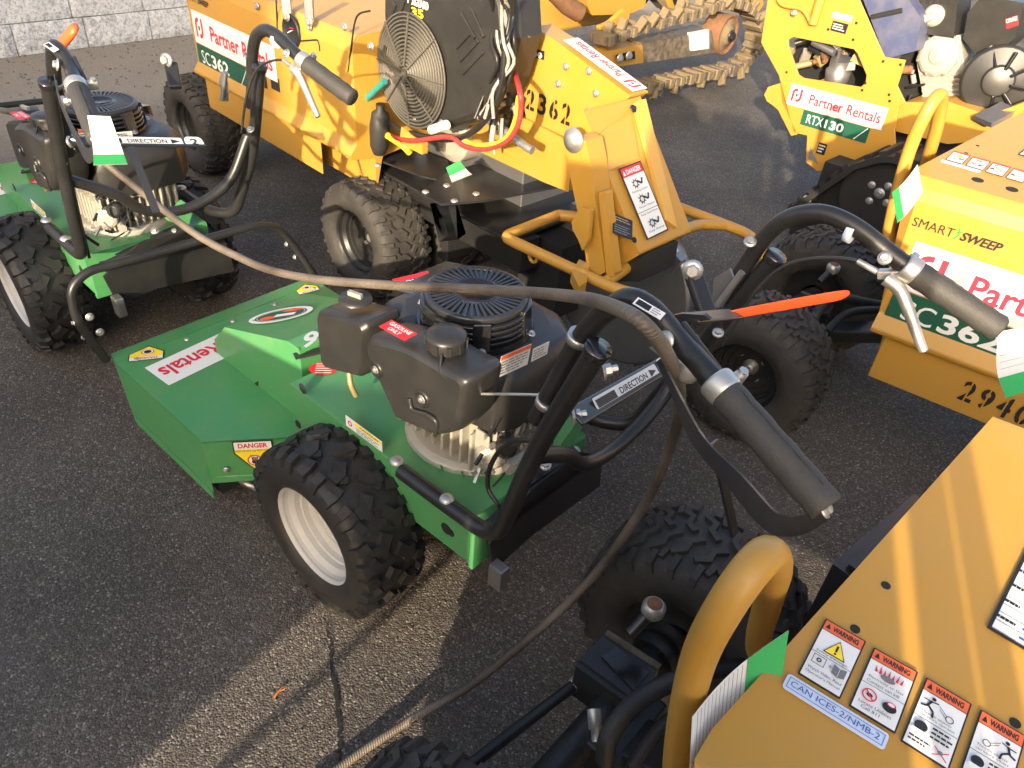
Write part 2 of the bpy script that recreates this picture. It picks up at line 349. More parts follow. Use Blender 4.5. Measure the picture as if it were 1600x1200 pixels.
def px_sticker(fr, plane, TL, TR, BL, base='white', r=0., off=.0012, t=.0008):
    """sticker lying on a local plane (p, n), its corners sighted in the photo"""
    p, n = Vector(plane[0]), Vector(plane[1]).normalized(); g = lambda q: fr.pl(q[0], q[1], p+n*off, n)
    a, b, c = g(TL), g(TR), g(BL); U = (b-a); Vv = (a-c); s = Sticker(U.length, (Vv-U.normalized()*Vv.dot(U.normalized())).length, base, r, t)
    return s.place(a-(Vv-U.normalized()*Vv.dot(U.normalized())), U, Vv)
def brand(s, x, y, h):      # the rental firm's mark: two hooked red strokes round a small dark square
    t = h*.2; w_ = h*.86
    s.stroke([(x+t/2, y), (x+t/2, y+h*.62)], t, 'brandred'); s.ring(x+h*.38, y+h*.62, h*.38-t, h*.38, 'brandred', 90, 180, 8)
    s.rect(x+h*.38, y+h-t, x+h*.45, y+h, 'brandred')
    s.stroke([(x+w_-t/2, y+h), (x+w_-t/2, y+h*.38)], t, 'brandred'); s.ring(x+w_-h*.38, y+h*.38, h*.38-t, h*.38, 'brandred', 270, 360, 8)
    s.rect(x+w_-h*.45, y, x+w_-h*.38, y+t, 'brandred'); s.rect(x+w_*.38, y+h*.38, x+w_*.62, y+h*.60, 'darkgreen'); return s

# ------------------------------------------------------------------ tyres and wheels
def tyre(mb, c, Rr, W, rr, style, m, n=40):
    """axis along local Y, centre c; Rr is the radius over the lugs"""
    c = Vector(c); Rr = Rr-(.013 if style == 'knob' else .006); H = Rr-rr
    prof = [(-.40, rr), (-.47, rr+.06*H), (-.52, rr+.32*H), (-.525, rr+.5*H), (-.505, rr+.7*H), (-.455, rr+.86*H), (-.36, rr+.915*H), (-.18, rr+.945*H), (0, rr+.955*H)]
    prof = prof+[(-a, b) for a, b in prof[-2::-1]]
    rings = [[c+V(b*math.cos(t), a*W, b*math.sin(t)) for t in [2*math.pi*k/n for k in range(n)]] for a, b in prof]
    mb.loft(rings[::-1], m, True, cap=False)
    lg = H*.15 if style == 'knob' else H*.085
    def surf(t):      # t in -1.5..1.5 -> (y, r, ny, nr)
        s = 1 if t >= 0 else -1; a = abs(t)
        P = [(0, rr+.95*H), (.36*W, rr+.91*H), (.455*W, rr+.855*H), (.505*W, rr+.68*H), (.52*W, rr+.5*H)]; T = [0, .8, 1., 1.25, 1.5]
        for i in range(4):
            if a <= T[i+1]+1e-9:
                k = (a-T[i])/(T[i+1]-T[i]); y = P[i][0]+(P[i+1][0]-P[i][0])*k; r_ = P[i][1]+(P[i+1][1]-P[i][1])*k; break
        ny = [0, .12, .6, .93, 1.][min(range(5), key=lambda q: abs(T[q]-a))]; return s*y, r_, s*ny, math.sqrt(1-ny*ny)
    def lug(path, hw):
        top = []; bot = []; k = len(path)
        for i, (a, t, h) in enumerate(path):
            a0, t0, _ = path[max(i-1, 0)]; a1, t1, _ = path[min(i+1, k-1)]
            y, r_, ny, nr = surf(t); da = (a1-a0)*Rr; dt = (t1-t0)*W*.5; L = math.hypot(da, dt) or 1
            for sgn in (-1, 1):
                aa = a+sgn*hw*(dt/L)/Rr; yy = -sgn*hw*(da/L)
                for lst, e, q in ((bot, -.004, 1.12), (top, lg*h, .92)):
                    yb = y+yy*q+ny*e; rb = r_+nr*e; ab = a+(aa-a)*q
                    lst.append(c+V(rb*math.cos(ab), yb, rb*math.sin(ab)))
        fs = []; o = len(bot); vs = bot+top
        for i in range(k-1):
            a, b, c2, d = 2*i, 2*i+1, 2*i+3, 2*i+2
            fs += [(o+a, o+d, o+c2, o+b), (a, d, o+d, o+a), (c2, b, o+b, o+c2)]
        fs += [(0, o, o+1, 1), (2*k-2, 2*k-1, o+2*k-1, o+2*k-2)]; mb.add(vs, fs, m)
    if style == 'knob':
        N_ = 15
        for i in range(N_):
            for s in (-1, 1):
                a = 2*math.pi*(i+(.5 if s > 0 else 0))/N_; d = 2*math.pi/N_
                lug([(a-d*.30, s*.10, 1), (a-d*.05, s*.36, 1), (a-d*.02, s*.62, 1)], .0135)
                lug([(a+d*.22, s*.62, 1), (a+d*.30, s*.86, 1), (a+d*.30, s*1.03, .95), (a+d*.30, s*1.2, .5)], .0125)
                lug([(a-d*.26, s*.74, 1), (a-d*.22, s*.98, .95), (a-d*.22, s*1.26, .45)], .0105)
                lug([(a+d*.05, s*.30, .8), (a+d*.2, s*.42, .8)], .009)
    else:
        N_ = 30
        for i in range(N_):
            for s in (-1, 1):
                a = 2*math.pi*(i+(.5 if s > 0 else 0))/N_; d = 2*math.pi/N_
                lug([(a, s*.06, 1), (a+d*.45, s*.26, 1), (a+d*.45, s*.50, 1), (a+d*.95, s*.66, 1)], .0068)
                lug([(a+d*.55, s*.72, 1), (a+d*.62, s*1.0, .95), (a+d*.62, s*1.18, .5)], .0072)
                if i % 2: lug([(a+d*.1, s*.55, .9), (a+d*.25, s*.85, .9)], .006)
def wheel(root, c, Rr, W, rr, side, style, tm, rimm, hub='zinc', name='wheel', spoke=0):
    """side: +1 outer face towards +Y, -1 towards -Y"""
    c = Vector(c); ax = V(0, side, 0); o = c+ax*W*.40
    mb = MB(); mb.lathe([(.024, -W*.40), (.024, -W*.33), (.015, -W*.32), (.015, -W*.27), (.008, -W*.265)], o, ax, hub, 16)
    for k in range(4 if spoke else 0): a = R(45+90*k); mb.lathe([(.008, -W*.40), (.008, -W*.30)], o+V(.05*math.cos(a), 0, .05*math.sin(a)), ax, 'zinc', 6, False)
    wh = mb.build(name, root)
    mb = MB(); pf = [(rr*1.07, .0), (rr*1.075, .004), (rr*1.02, .007), (rr*.985, .001), (rr*.95, -.012), (rr*.86, -.022), (rr*.84, -.034), (rr*.80, -.036), (rr*.78, -.048), (rr*.62, -.052), (rr*.60, -.058), (rr*.45, -.060), (rr*.43, -W*.36), (rr*.34, -W*.37), (rr*.3, -W*.37), (.02, -W*.37)]
    for q0, q1 in zip(pf, pf[1:]): mb.lathe([q0, q1], o, ax, rimm, 40, True, False)
    mb.lathe([(rr*.97, -W*.8), (rr*.97, -.002)], o, ax, rimm, 36, True, False); mb.lathe([(.05, -W*.8), (rr*1.05, -W*.8), (rr*1.06, -W*.81)], o, ax, rimm, 36, True, False)
    mb.build('rim', wh)
    mb = MB(); tyre(mb, c, Rr, W, rr, style, tm); mb.build('tyre', wh); return wh

# ================================================================== SETTING
g = MB(); g.add([(-40,-40,0),(40,-40,0),(40,60,0),(-40,60,0)], [(0,1,2,3)], 'asphalt'); ground = g.build('asphalt_ground', kind='structure')
# crack in the asphalt near the camera: a ragged dark opening
def crack(pts, wd, seed):
    rnd = random.Random(seed); P = spline([at_z(u, v, .0) for u, v in pts], 7); mb = MB(); a = []; b = []
    for i, p in enumerate(P):
        t = (P[min(i+1, len(P)-1)]-P[max(i-1, 0)]).normalized(); n = V(-t.y, t.x, 0); k = wd*(.25+rnd.random())*min(1, .15+3*min(i, len(P)-1-i)/len(P)); j = n*rnd.uniform(-.004, .004)
        a.append(p+n*k+j+V(0, 0, .003)); b.append(p-n*k+j+V(0, 0, .003))
    mb.add(a+b, [(i, i+1, len(a)+i+1, len(a)+i) for i in range(len(a)-1)], 'dark'); return mb.build('asphalt_crack', ground)
crack([(505,960),(516,1000),(518,1040),(524,1075),(527,1110),(532,1150),(530,1180),(536,1230)], .005, 1)
# loose gravel and aggregate standing proud of the surface
rnd = random.Random(3); mb = MB()
_ico = [(0,0,-1),(.72,-.53,-.45),(-.28,-.85,-.45),(-.89,0,-.45),(-.28,.85,-.45),(.72,.53,-.45),(.28,-.85,.45),(-.72,-.53,.45),(-.72,.53,.45),(.28,.85,.45),(.89,0,.45),(0,0,1)]
_icf = [(0,1,2),(1,0,5),(0,2,3),(0,3,4),(0,4,5),(1,5,10),(2,1,6),(3,2,7),(4,3,8),(5,4,9),(1,10,6),(2,6,7),(3,7,8),(4,8,9),(5,9,10),(6,10,11),(7,6,11),(8,7,11),(9,8,11),(10,9,11)]
def stone(mb, x, y, r, m):
    a = rnd.random()*6.28; c, s = math.cos(a), math.sin(a); sx, sy, sz = r*rnd.uniform(.7, 1.3), r*rnd.uniform(.6, 1.1), r*rnd.uniform(.4, .8)
    vs = []
    for px, py, pz in _ico:
        k = rnd.uniform(.8, 1.15); X, Y = px*sx*k, py*sy*k; vs.append((x+X*c-Y*s, y+X*s+Y*c, sz*.5+pz*sz*k))
    mb.add(vs, _icf, m)
for _ in range(5200):
    u, v = rnd.uniform(-60, 1660), 1260-1260*rnd.random()**.8; p = at_z(u, v, 0)
    if p.y > 6.5 or p.y < 0: continue
    r = rnd.choice((.0016, .002, .0025, .003, .0035))*(1.2 if p.y > 2.5 else 1)
    stone(mb, p.x, p.y, r, 'pebble')
for _ in range(1500):
    t = rnd.uniform(-2.5, 5); d = abs(rnd.gauss(0, .9)); p = V(-3.41+.64*t+.768*d, 4.84+.768*t-.64*d, 0); stone(mb, p.x, p.y, rnd.uniform(.004, .010), 'pebble')
mb.build('loose_gravel', kind='stuff')
# a broken orange twig and a few pale stones
tw = MB(); a, b = at_z(428, 1090, .004), at_z(443, 1072, .006); tw.tube([a, (a+b)/2+V(0,0,.002), b], [.0025, .0022, .0012], 'twig', 6); tw.tube([(a+b)/2, (a+b)/2+V(.012,.006,.004)], .001, 'twig', 5)
tag(tw.build('dry_twig'), 'small orange broken twig lying on the sunlit asphalt', 'twig')

# white painted block wall
wl = thing('block_wall', 'white painted concrete block wall at the back left of the yard', 'wall')
wa = at_z(0, 92, 0); wb = at_z(295, 55, 0); WX = (wb-wa).normalized(); WN = V(-WX.y, WX.x, 0)
wl.location = wa; wl.rotation_euler = (0, 0, math.atan2(WX.y, WX.x))
def block(L, H):
    b_ = MB(); rr = random.Random(int(L*1000)); n = 10; m_ = 5
    rows = [[(x/n*L, -(0 if 0 < x < n and 0 < y < m_ else -.006)-rr.uniform(0, .006), y/m_*H) for x in range(n+1)] for y in range(m_+1)]
    b_.loft([[V(*p) for p in r] for r in rows], 'painted_block', False, False, closed=False)
    b_.box((.001, .004, .001), (L-.001, .19, H-.001), 'painted_block'); o = b_.build('block'); me = o.data; bpy.data.objects.remove(o); return me
bm1 = block(.434, .185); bm2 = block(.47, .385)
WH = 0
for k, (me, L, H, off) in enumerate([(bm1, .44, .19, .115), (bm2, .476, .39, .02), (bm2, .476, .39, .25), (bm2, .476, .39, .02), (bm2, .476, .39, .25)]):
    for i in range(-9, 14):
        if k > 2 and False: continue
        o = link('block', me, wl); o.location = (i*L+off+(.012 if i % 3 else 0)*0, random.uniform(-.004, .004), WH+.002)
    WH += H
mo = MB(); mo.box((-4.2, .016, 0), (6.6, .18, WH-.003), 'dark'); MATS['mortar'] = mat('mortar', (.12, .12, .115), .9, bump=.4); mo.ms = ['mortar']; mo.build('mortar', wl)

# ================================================================== GREEN BRUSH CUTTERS
MW = Fr((-.203, 1.31), 2.464)
def build_mower():
    F = MW
    root = thing('brush_cutter', 'green walk behind brush cutter in the middle with orange lever and dusty black engine', 'brush cutter', F, 'green brush cutters')
    zd, xf, yd, xm = .238, .89, .329, .403
    # --- deck
    mb = MB()
    top = [V(xf-.055, yd, zd), V(xf-.055, -yd, zd), V(xm, -yd, zd), V(.27, -.16, zd), V(.27, .16, zd), V(xm, yd, zd)]
    bot = [V(xf-.075, yd, .045), V(xf-.075, -yd, .045), V(xm, -yd, .045), V(.27, -.16, .085), V(.27, .16, .085), V(xm, yd, .045)]
    mb.prism(top, (0, 0, -.004), 'green')
    mb.add([top[5], top[0], bot[0], bot[5]], [(0, 1, 2, 3)], 'green'); mb.add([top[1], top[2], bot[2], bot[1]], [(0, 1, 2, 3)], 'green')
    mb.add([top[4], top[5], V(xm, yd, .10), V(.27, .16, .10)], [(0, 1, 2, 3)], 'green'); mb.add([top[2], top[3], V(.27, -.16, .10), V(xm, -yd, .10)], [(0, 1, 2, 3)], 'green')
    # folded front lip
    fl = [V(xf-.055, yd, zd), V(xf, yd-.012, zd-.006), V(xf, -yd+.012, zd-.006), V(xf-.055, -yd, zd)]
    mb.prism([p+V(0, 0, .0015) for p in fl], (0, 0, -.005), 'green')
    mb.add([V(xf, yd-.012, zd-.006), V(xf, -yd+.012, zd-.006), V(xf-.06, -yd+.012, .055), V(xf-.06, yd-.012, .055)], [(0, 1, 2, 3)], 'green')
    mb.add([V(xf, yd-.012, zd-.006), V(xf-.055, yd, zd), V(xf-.075, yd, .045), V(xf-.06, yd-.012, .055)], [(0, 1, 2, 3)], 'green')
    # skirt flange along the bottom left
    mb.bar(V(xf-.09, yd+.002, .058), V(xm, yd+.002, .058), .004, .024, 'green')
    mb.bar(V(xm-.005, yd-.01, .112), V(.30, .2, .112), .006, .02, 'green')
    deck = mb.build('deck', root, .004)
    ul = MB(); ul.box((.40, -.31, .05), (.80, .31, .09), 'dark'); ul.box((.2, -.15, .09), (.5, .15, .22), 'dark'); ul.build('blade_housing', root)
    for u, v in ((197,547),(276,517),(348,490),(415,466),(478,443)): p = F.z(u, v, zd); bolt(root, V(xf-.075, p.y, zd), (0, 0, 1), .0055, CARR)
    p = F.z(368, 748, .13); bolt(root, V(.37, .30, .15), (-.77, .63, 0), .006)
    # skid shoe
    sk = MB(); sk.tube(bend([V(.42, .27, .08), V(.40, .24, .04), V(.30, .2, .035)], .03), .012, 'steel', 8); sk.build('skid_shoe', root)
    # --- belt cover hood
    prof = [(.70, zd-.01), (.70, .285), (.628, .36), (.33, .468), (.285, .470), (.285, zd-.01)]
    mb = MB(); mb.prism([V(x, .112, z) for x, z in prof], (0, -.26, 0), 'green'); hood = mb.build('belt_cover', root, .012, 3)
    sl = MB(); sl.prism([F.y(u, v, .1135) for u, v in ((398,598),(403,596),(402,622),(396,616))], (0, -.004, 0), 'dark'); sl.build('slot', hood)
    bolt(hood, F.y(442, 655, .113), (0, 1, 0), .005)
    # hood top plane for the emblem and number
    tp = ((.628, 0, .36), V(-(.468-.36), 0, -(.33-.628)).normalized()); tn = V(.108, 0, .298).normalized()
    s = px_sticker(F, ((.628, 0, .3612), tn), (405,488), (500,474), (408,505), None); 
    s.disc(s.w*.5, s.h*.45, s.w*.50, s.w*.33, 'white'); s.ring(s.w*.5, s.h*.45, s.w*.38, s.w*.41, 'darkgreen', asp=.64)
    s.disc(s.w*.5, s.h*.45, s.w*.37, s.w*.225, 'darkgreen'); s.disc(s.w*.32, s.h*.3, s.w*.12, s.w*.09, 'orange'); s.disc(s.w*.63, s.h*.72, s.w*.17, s.w*.06, 'orange'); s.rect(s.w*.42, s.h*.3, s.w*.74, s.h*.5, 'white')
    for k in range(16):
        a = R(200+k*9); s.rect(s.w*(.5+.44*math.cos(a))-.002, s.h*.45+s.w*.225*math.sin(a)-.002, s.w*(.5+.44*math.cos(a))+.002, s.h*.45+s.w*.225*math.sin(a)+.002, 'darkgreen')
    s.build(hood, 'emblem')
    s = px_sticker(F, ((.628, 0, .3612), tn), (477,521), (508,514), (483,543), None); s.text('9', 0, 0, s.w*.75, s.h, 'white', .03); s.build(hood, 'number')
    # big white rental sticker, running under the hood
    deck_sticker(root, F, zd)
    # danger triangles on deck
    danger_decal(F, ((0, 0, zd), (0, 0, 1)), (256,558), (200,564), (253,541), root)
    danger_decal(F, ((0, 0, zd), (0, 0, 1)), (500,452), (466,460), (498,441), root)
    n2 = V(-.77, .63, 0).normalized(); n2 = V(-.169, 0, 0); e1 = V(.27, .16, 0); e2 = V(xm, yd, 0); t = (e2-e1).normalized(); nn = V(-t.y, t.x, 0)
    s = px_sticker(F, (V(xm, yd, .1), nn), (362,690), (425,687), (365,738), None, 0, .002)
    hex_ = [(0, s.h), (s.w, s.h), (s.w, s.h*.62), (s.w*.5, 0), (0, s.h*.62)]; s.poly(hex_[::-1], 'ink'); q = .003
    s.poly([(q, s.h-q), (s.w-q, s.h-q), (s.w-q, s.h*.64), (s.w*.5, q*1.6), (q, s.h*.64)][::-1], 'warnyellow'); s.rect(q, s.h*.74, s.w-q, s.h-q, 'white'); s.text('DANGER', s.w*.5, s.h*.78, s.w*.74, s.h*.15, 'red', .04, align='c')
    s.text('KEEP HANDS and FEET AWAY', s.w*.5, s.h*.66, s.w*.9, s.h*.06, 'ink', align='c'); s.disc(s.w*.5, s.h*.38, s.w*.19, s.w*.19, 'red'); s.disc(s.w*.5, s.h*.38, s.w*.155, s.w*.155, 'white'); s.disc(s.w*.5, s.h*.33, s.w*.085, s.w*.07, 'ink')
    for k in range(4): s.stroke([(s.w*(.45+.033*k), s.h*.36), (s.w*(.44+.045*k), s.h*(.48+.02*(k % 2)))], s.w*.03, 'ink')
    s.stroke([(s.w*.40, s.h*.58), (s.w*.60, s.h*.20)], s.w*.02, 'red'); s.build(deck)
    # --- engine pan
    xa, xb, yp, zp, zb = .234, -.336, .178, .433, .315
    mb = MB(); mb.box((xb, -yp, zp-.004), (xa, yp, zp), 'green')
    mb.prism([V(xa, yp, zp-.004), V(xb, yp, zp-.004), V(xb, yp, zb), V(-.05, yp, zb-.01), V(xa, yp, .25)], (0, -.004, 0), 'green')
    mb.prism([V(xa, -yp, zp-.004), V(xb, -yp, zp-.004), V(xb, -yp, zb), V(-.05, -yp, zb-.01), V(xa, -yp, .25)], (0, .004, 0), 'green')
    mb.box((xa-.004, -yp+.004, .24), (xa, yp-.004, zp-.004), 'green'); mb.box((xb, -yp+.004, .385), (xb+.004, yp-.004, zp-.004), 'green'); mb.box((xb-.012, .13, .30), (xb, yp, .40), 'green')
    pan = mb.build('engine_pan', root, .005)
    for u, v, r in ((473,607,.013),(697,826,.014),(466,663,.011),(704,832,.010)):
        h = MB(); p = F.y(u, v, yp+.0006); h.lathe([(r, 0), (r, .0006)], p, (0, 1, 0), 'dark', 14, False); h.build('hole', pan)
    for u, v in ((669,768),(625,790)): bolt(root, F.y(u, v, yp), (0, 1, 0), .0045, CARR)
    # pan stickers
    zz = ((0, 0, zp), (0, 0, 1))
    s = px_sticker(F, zz, (485,565), (530,565), (485,588), None); s.disc(s.w/2, s.h/2, s.w*.5, s.w*.38, 'red')
    for k in range(5): s.rect(s.w*.22, s.h*.5-s.w*.27+k*s.w*.13, s.w*.78, s.h*.5-s.w*.235+k*s.w*.13, 'white')
    s.build(pan, 'sticker')
    s = px_sticker(F, ((0, yp, 0), (0, 1, 0)), (540,648), (597,690), (541,664), 'white'); s.rect(s.w*.26, s.h*.62, s.w*.98, s.h*.94, 'warnyellow'); s.text('CAUTION', s.w*.4, s.h*.68, s.w*.5, s.h*.2, 'ink', .02); s.lines(s.w*.3, s.h*.08, s.w*.94, s.h*.56, 3); s.ring(s.w*.13, s.h*.5, s.w*.03, s.w*.06, 'red'); s.build(pan)
    # small studs and wire on the pan top
    for u, v in ((690,735),(722,745),(703,728)): m_ = MB(); p = F.z(u, v, zp); m_.tube([p, p+V(.002, 0, .012)], .0022, 'green', 6); m_.build('stud', root)
    m_ = MB(); m_.tube(spline([F.z(720,730,zp), F.z(722,712,zp+.03), F.z(745,700,zp+.03), F.z(775,712,zp+.015), F.z(790,735,zp+.02), F.z(770,760,zp+.01)]), .0022, 'black', 6); m_.build('wire', root)
    m_ = MB(); m_.tube(spline([F.z(752,706,zp+.02), F.z(770,712,zp+.018), F.z(784,718,zp+.012)]), .0032, 'brass', 6); m_.build('connector', root)
    # --- engine block
    ex0, ex1, ey0, ey1 = -.292, -.03, -.14, .105
    mb = MB(); mb.box((ex0+.03, ey0, zp+.012), (ex1, ey1-.03, .60), 'alu')
    mb.lathe([(.15, 0), (.15, .012), (.135, .018)], V(-.155, -.02, zp), (0, 0, 1), 'alu', 28)
    for k in range(11): y = ey0+.012+k*.021; mb.box((ex0+.004, y, zp+.016+.004*(k % 2)), (ex0+.04, y+.006, .555), 'alu')
    for k in range(9): x = ex0+.04+k*.026; mb.box((x, ey1-.032, zp+.014), (x+.007, ey1-.008, .54), 'alu')
    mb.lathe([(.03, 0), (.03, .016), (.02, .02)], V(ex0+.01, .075, .50), (-.8, .6, 0), 'alu', 16); mb.lathe([(.012, 0), (.012, .045)], V(ex0+.01, .045, .475), (-1, .3, 0), 'alu', 10)
    blk = mb.build('engine_block', root, .003)
    mb = MB(); p = V(ex0-.012, .055, .525); mb.lathe([(.019, -.02), (.021, 0), (.021, .016), (.012, .02)], p, (-.7, .7, .1), 'plastic', 14); mb.build('carburettor_bowl', blk)
    mb = MB(); rr = random.Random(4)
    for k in range(26):
        p = V(ex0+rr.uniform(-.004, .02), rr.uniform(-.03, .10), rr.uniform(zp+.03, .57)); mb.bar(p, p+V(rr.uniform(-.01, .01), rr.uniform(-.035, .035), rr.uniform(-.03, .03)), .006, .005, rr.choice(('alu', 'black', 'steel', 'alu')))
    mb.build('linkage', blk)
    # --- blower housing
    mb = MB(); oc = [(.075, -.16), (.03, -.20), (-.22, -.20), (-.292, -.15), (-.302, .03), (-.28, .075), (-.15, .10), (.03, .09), (.075, .05)]
    oc = [(x-.005, y) for x, y in oc]
    rings = []
    for z, k in ((.555, 1.0), (.625, 1.0), (.660, .97), (.682, .88), (.690, .72)):
        rings.append([V(-.12+(x+.12)*k, -.05+(y+.05)*k, z) for x, y in oc])
    mb.loft(rings, 'plastic', True); hs = mb.build('blower_housing', root, .006, 2)
    # recoil starter: slotted drum and radial guard
    c = V(-.136, -.022, 0); mb = MB(); mb.lathe([(.112, .675), (.116, .69), (.113, .70)], c, (0, 0, 1), 'gloss_black', 40); mb.lathe([(.092, .69), (.092, .745)], c, (0, 0, 1), 'dark', 32)
    for z in (.706, .718, .730, .742): mb.lathe([(.1, z-.0035), (.108, z-.0035), (.107, z+.0035), (.098, z+.0035)], c, (0, 0, 1), 'gloss_black', 40, True, False)
    for k in range(6):
        a = R(20+60*k); d = V(math.cos(a), math.sin(a), 0); mb.bar(c+d*.106+V(0, 0, .695), c+d*.100+V(0, 0, .752), .034, .014, 'gloss_black', d)
    drum = mb.build('recoil_starter', root, .002)
    for k in range(6): a = R(20+60*k); bolt(drum, c+V(.117*math.cos(a), .117*math.sin(a), .70), (math.cos(a)*.3, math.sin(a)*.3, 1), .006)
    mb = MB(); z = .757; mb.lathe([(.098, z-.01), (.101, z-.002), (.098, z+.004), (.090, z+.005), (.088, z)], c, (0, 0, 1), 'black_satin', 44); mb.lathe([(.046, z-.004), (.046, z+.005), (.040, z+.007), (.038, z+.003), (.001, z+.003)], c, (0, 0, 1), 'gloss_black', 32)
    mb.lathe([(.09, z-.006), (.001, z-.006)], c, (0, 0, 1), 'dark', 24, True, False)
    for k in range(44):
        a = 2*math.pi*k/44; a2 = a+.10; mb.bar(c+V(.044*math.cos(a), .044*math.sin(a), z+.002), c+V(.092*math.cos(a2), .092*math.sin(a2), z+.002), .0052, .006, 'black_satin')
    mb.build('fan_guard', drum)
    # engine top cover with the badge (towards the front right)
    mb = MB(); mb.loft([[V(.10, -.17, .60), V(-.06, -.21, .60), V(-.06, -.02, .60), V(.10, .02, .60)], [V(.10, -.17, .675), V(-.05, -.20, .70), V(-.05, -.02, .70), V(.10, .01, .675)]], 'gloss_black'); cv = mb.build('top_cover', root, .015, 3)
    s = px_sticker(F, (V(.1, 0, .676), V(-.16, 0, 1).normalized()), (612,437), (668,424), (618,448), None, 0, .004); s.rect(0, s.h*.45, s.w, s.h, 'red'); s.text('HONDA', s.w*.1, s.h*.02, s.w*.85, s.h*.38, 'white', .03); s.build(cv)
    # housing stickers on the rear face
    s = px_sticker(F, ((-.305, 0, 0), (-1, 0, 0)), (783,557), (830,537), (784,587), 'offwhite', 0, .006); s.rect(0, s.h*.8, s.w, s.h, 'warnorange'); s.lines(s.w*.05, s.h*.08, s.w*.95, s.h*.75, 5); s.build(hs)
    s = px_sticker(F, ((-.305, 0, 0), (-1, 0, 0)), (833,545), (858,533), (834,563), 'offwhite', 0, .006); s.lines(s.w*.06, s.h*.1, s.w*.94, s.h*.9, 4); s.build(hs)
    # --- fuel tank
    mb = MB(); Y0, Y1 = .075, .175
    pt = [F.y(u, v, Y1) for u, v in ((573,520),(574,630),(640,660),(690,682),(727,672),(741,590),(712,578),(640,536))]
    rings = []
    for y, k in ((.092, .88), (.100, .96), (.13, 1.0), (.165, 1.0), (.182, .95), (.188, .86)):
        c0 = sum(pt, V(0, 0, 0))/len(pt); off = V(0, 0, 0)
        ring = [c0+(p-c0)*k for p in pt]; sh = (.175-y)
        rings.append([V(p.x, y, p.z) for p in bend(ring+[ring[0], ring[1]], .03, 4)[6:-1]])
    mb.loft(rings, 'plastic', True); tank = mb.build('fuel_tank', root, .004)
    for u, v in ((587,578),(659,624)):
        p = F.y(u, v, .190); mb = MB(); mb.lathe([(.019, -.006), (.018, .0), (.012, .003), (.011, -.003), (.002, -.003)], p, (0, 1, 0), 'black', 18); mb.build('boss', tank); bolt(tank, p-V(0, .002, 0), (0, 1, 0), .006)
    mb = MB(); mb.tube(spline([F.y(640,622,.19), F.y(645,640,.192), F.y(668,648,.192), F.y(682,660,.191), F.y(680,680,.186)]), .0045, 'plastic', 8); mb.build('rib', tank)
    zt = max(p.z for p in pt); q = F.z(675, 532, zt+.02)
    mb = MB(); cp = V(q.x, .140, zt-.020); mb.lathe([(.030, 0), (.031, .02)], cp, (0, 0, 1), 'plastic', 24); mb.lathe([(.035, .016), (.036, .034), (.033, .040), (.018, .043), (.001, .043)], cp, (0, 0, 1), 'plastic', 28)
    for k in range(10): a = 2*math.pi*k/10; mb.bar(cp+V(.035*math.cos(a), .035*math.sin(a), .016), cp+V(.035*math.cos(a), .035*math.sin(a), .034), .008, .006, 'plastic', (math.cos(a), math.sin(a), 0))
    mb.build('fuel_cap', tank)
    m_ = MB(); m_.tube(spline([cp+V(-.02, .03, .02), cp+V(-.035, .045, .0), cp+V(-.06, .045, -.01)]), .003, 'black', 6); m_.build('strap', tank)
    zs = zt-.02; s = px_sticker(F, ((0, 0, zs), (0, 0, 1)), (612,500), (652,522), (588,508), 'red', 0, .02); s.text('GASOLINE', s.w*.1, s.h*.55, s.w*.8, s.h*.33, 'white', .02); s.text('ONLY', s.w*.25, s.h*.1, s.w*.45, s.h*.33, 'white', .02); s.build(tank)
    # --- air filter box
    mb = MB(); pt = [F.y(u, v, .14) for u, v in ((502,480),(505,545),(512,572),(575,588),(583,510),(578,500))]
    rings = []
    for y, k in ((.062, .86), (.072, .95), (.12, 1.0), (.148, .98), (.158, .88)):
        c0 = sum(pt, V(0, 0, 0))/len(pt); ring = [c0+(p-c0)*k for p in pt]; rings.append([V(p.x, y, p.z) for p in bend(ring+[ring[0], ring[1]], .016, 4)[6:-1]])
    mb.loft(rings, 'plastic', True); af = mb.build('air_filter', root, .003)
    z_ = max(p.z for p in pt); q = F.z(556, 465, z_); mb = MB(); cc = V(q.x, .11, z_-.004); mb.lathe([(.034, 0), (.032, .006), (.01, .007)], cc, (0, 0, 1), 'plastic', 20); mb.bar(cc+V(-.015, -.004, .011), cc+V(.015, .004, .011), .008, .01, 'alu'); mb.build('wing_nut', af)
    m_ = MB(); m_.tube(spline([F.y(545,575,.12), F.y(548,600,.13), F.y(556,618,.12)]), .006, 'brass', 8); m_.build('breather', af)
    m_ = MB(); m_.bar(F.z(460,557,.45), F.z(500,548,.45), .02, .006, 'black_satin'); m_.build('latch', root)
    # control rod
    m_ = MB(); m_.tube([F.x(740,615,-.30), F.y(845,617,.13)], .0025, 'zinc', 6); m_.build('throttle_rod', root)
    # --- wheels
    for s_ in (1, -1):
        w_ = wheel(root, (0, s_*.243, .218), .218, .155, .118, s_, 'knob', 'rubber', 'rimwhite', 'steel')
    ax = MB(); ax.tube([V(0, -.24, .222), V(0, .24, .222)], .018, 'steel', 12); ax.box((-.09, -.13, .18), (.12, .13, .30), 'dark'); ax.build('transaxle', root, .004)
    # --- handles
    TR_ = .0147
    yl, yr = .205, -.285
    lowL = [F.y(u, v, yl) for u, v in ((622,713),(705,772),(775,812),(800,790),(818,745),(850,680),(935,545))]
    lowL = [V(.12*0+lowL[0].x, yp+.02, .455), V(lowL[1].x, yp+.02, .458), V(lowL[2].x-.0, yl-.004, .468)]+lowL[3:]
    mb = MB(); mb.tube(bend(lowL, .06, 6), TR_+.001, 'black', 14); low = mb.build('lower_handle', root)
    for u, v in ((625,715),(706,772)): p = F.z(u, v, .476); bolt(low, V(p.x, yp+.02, .472), (0, 0, 1), .0095, CARR)
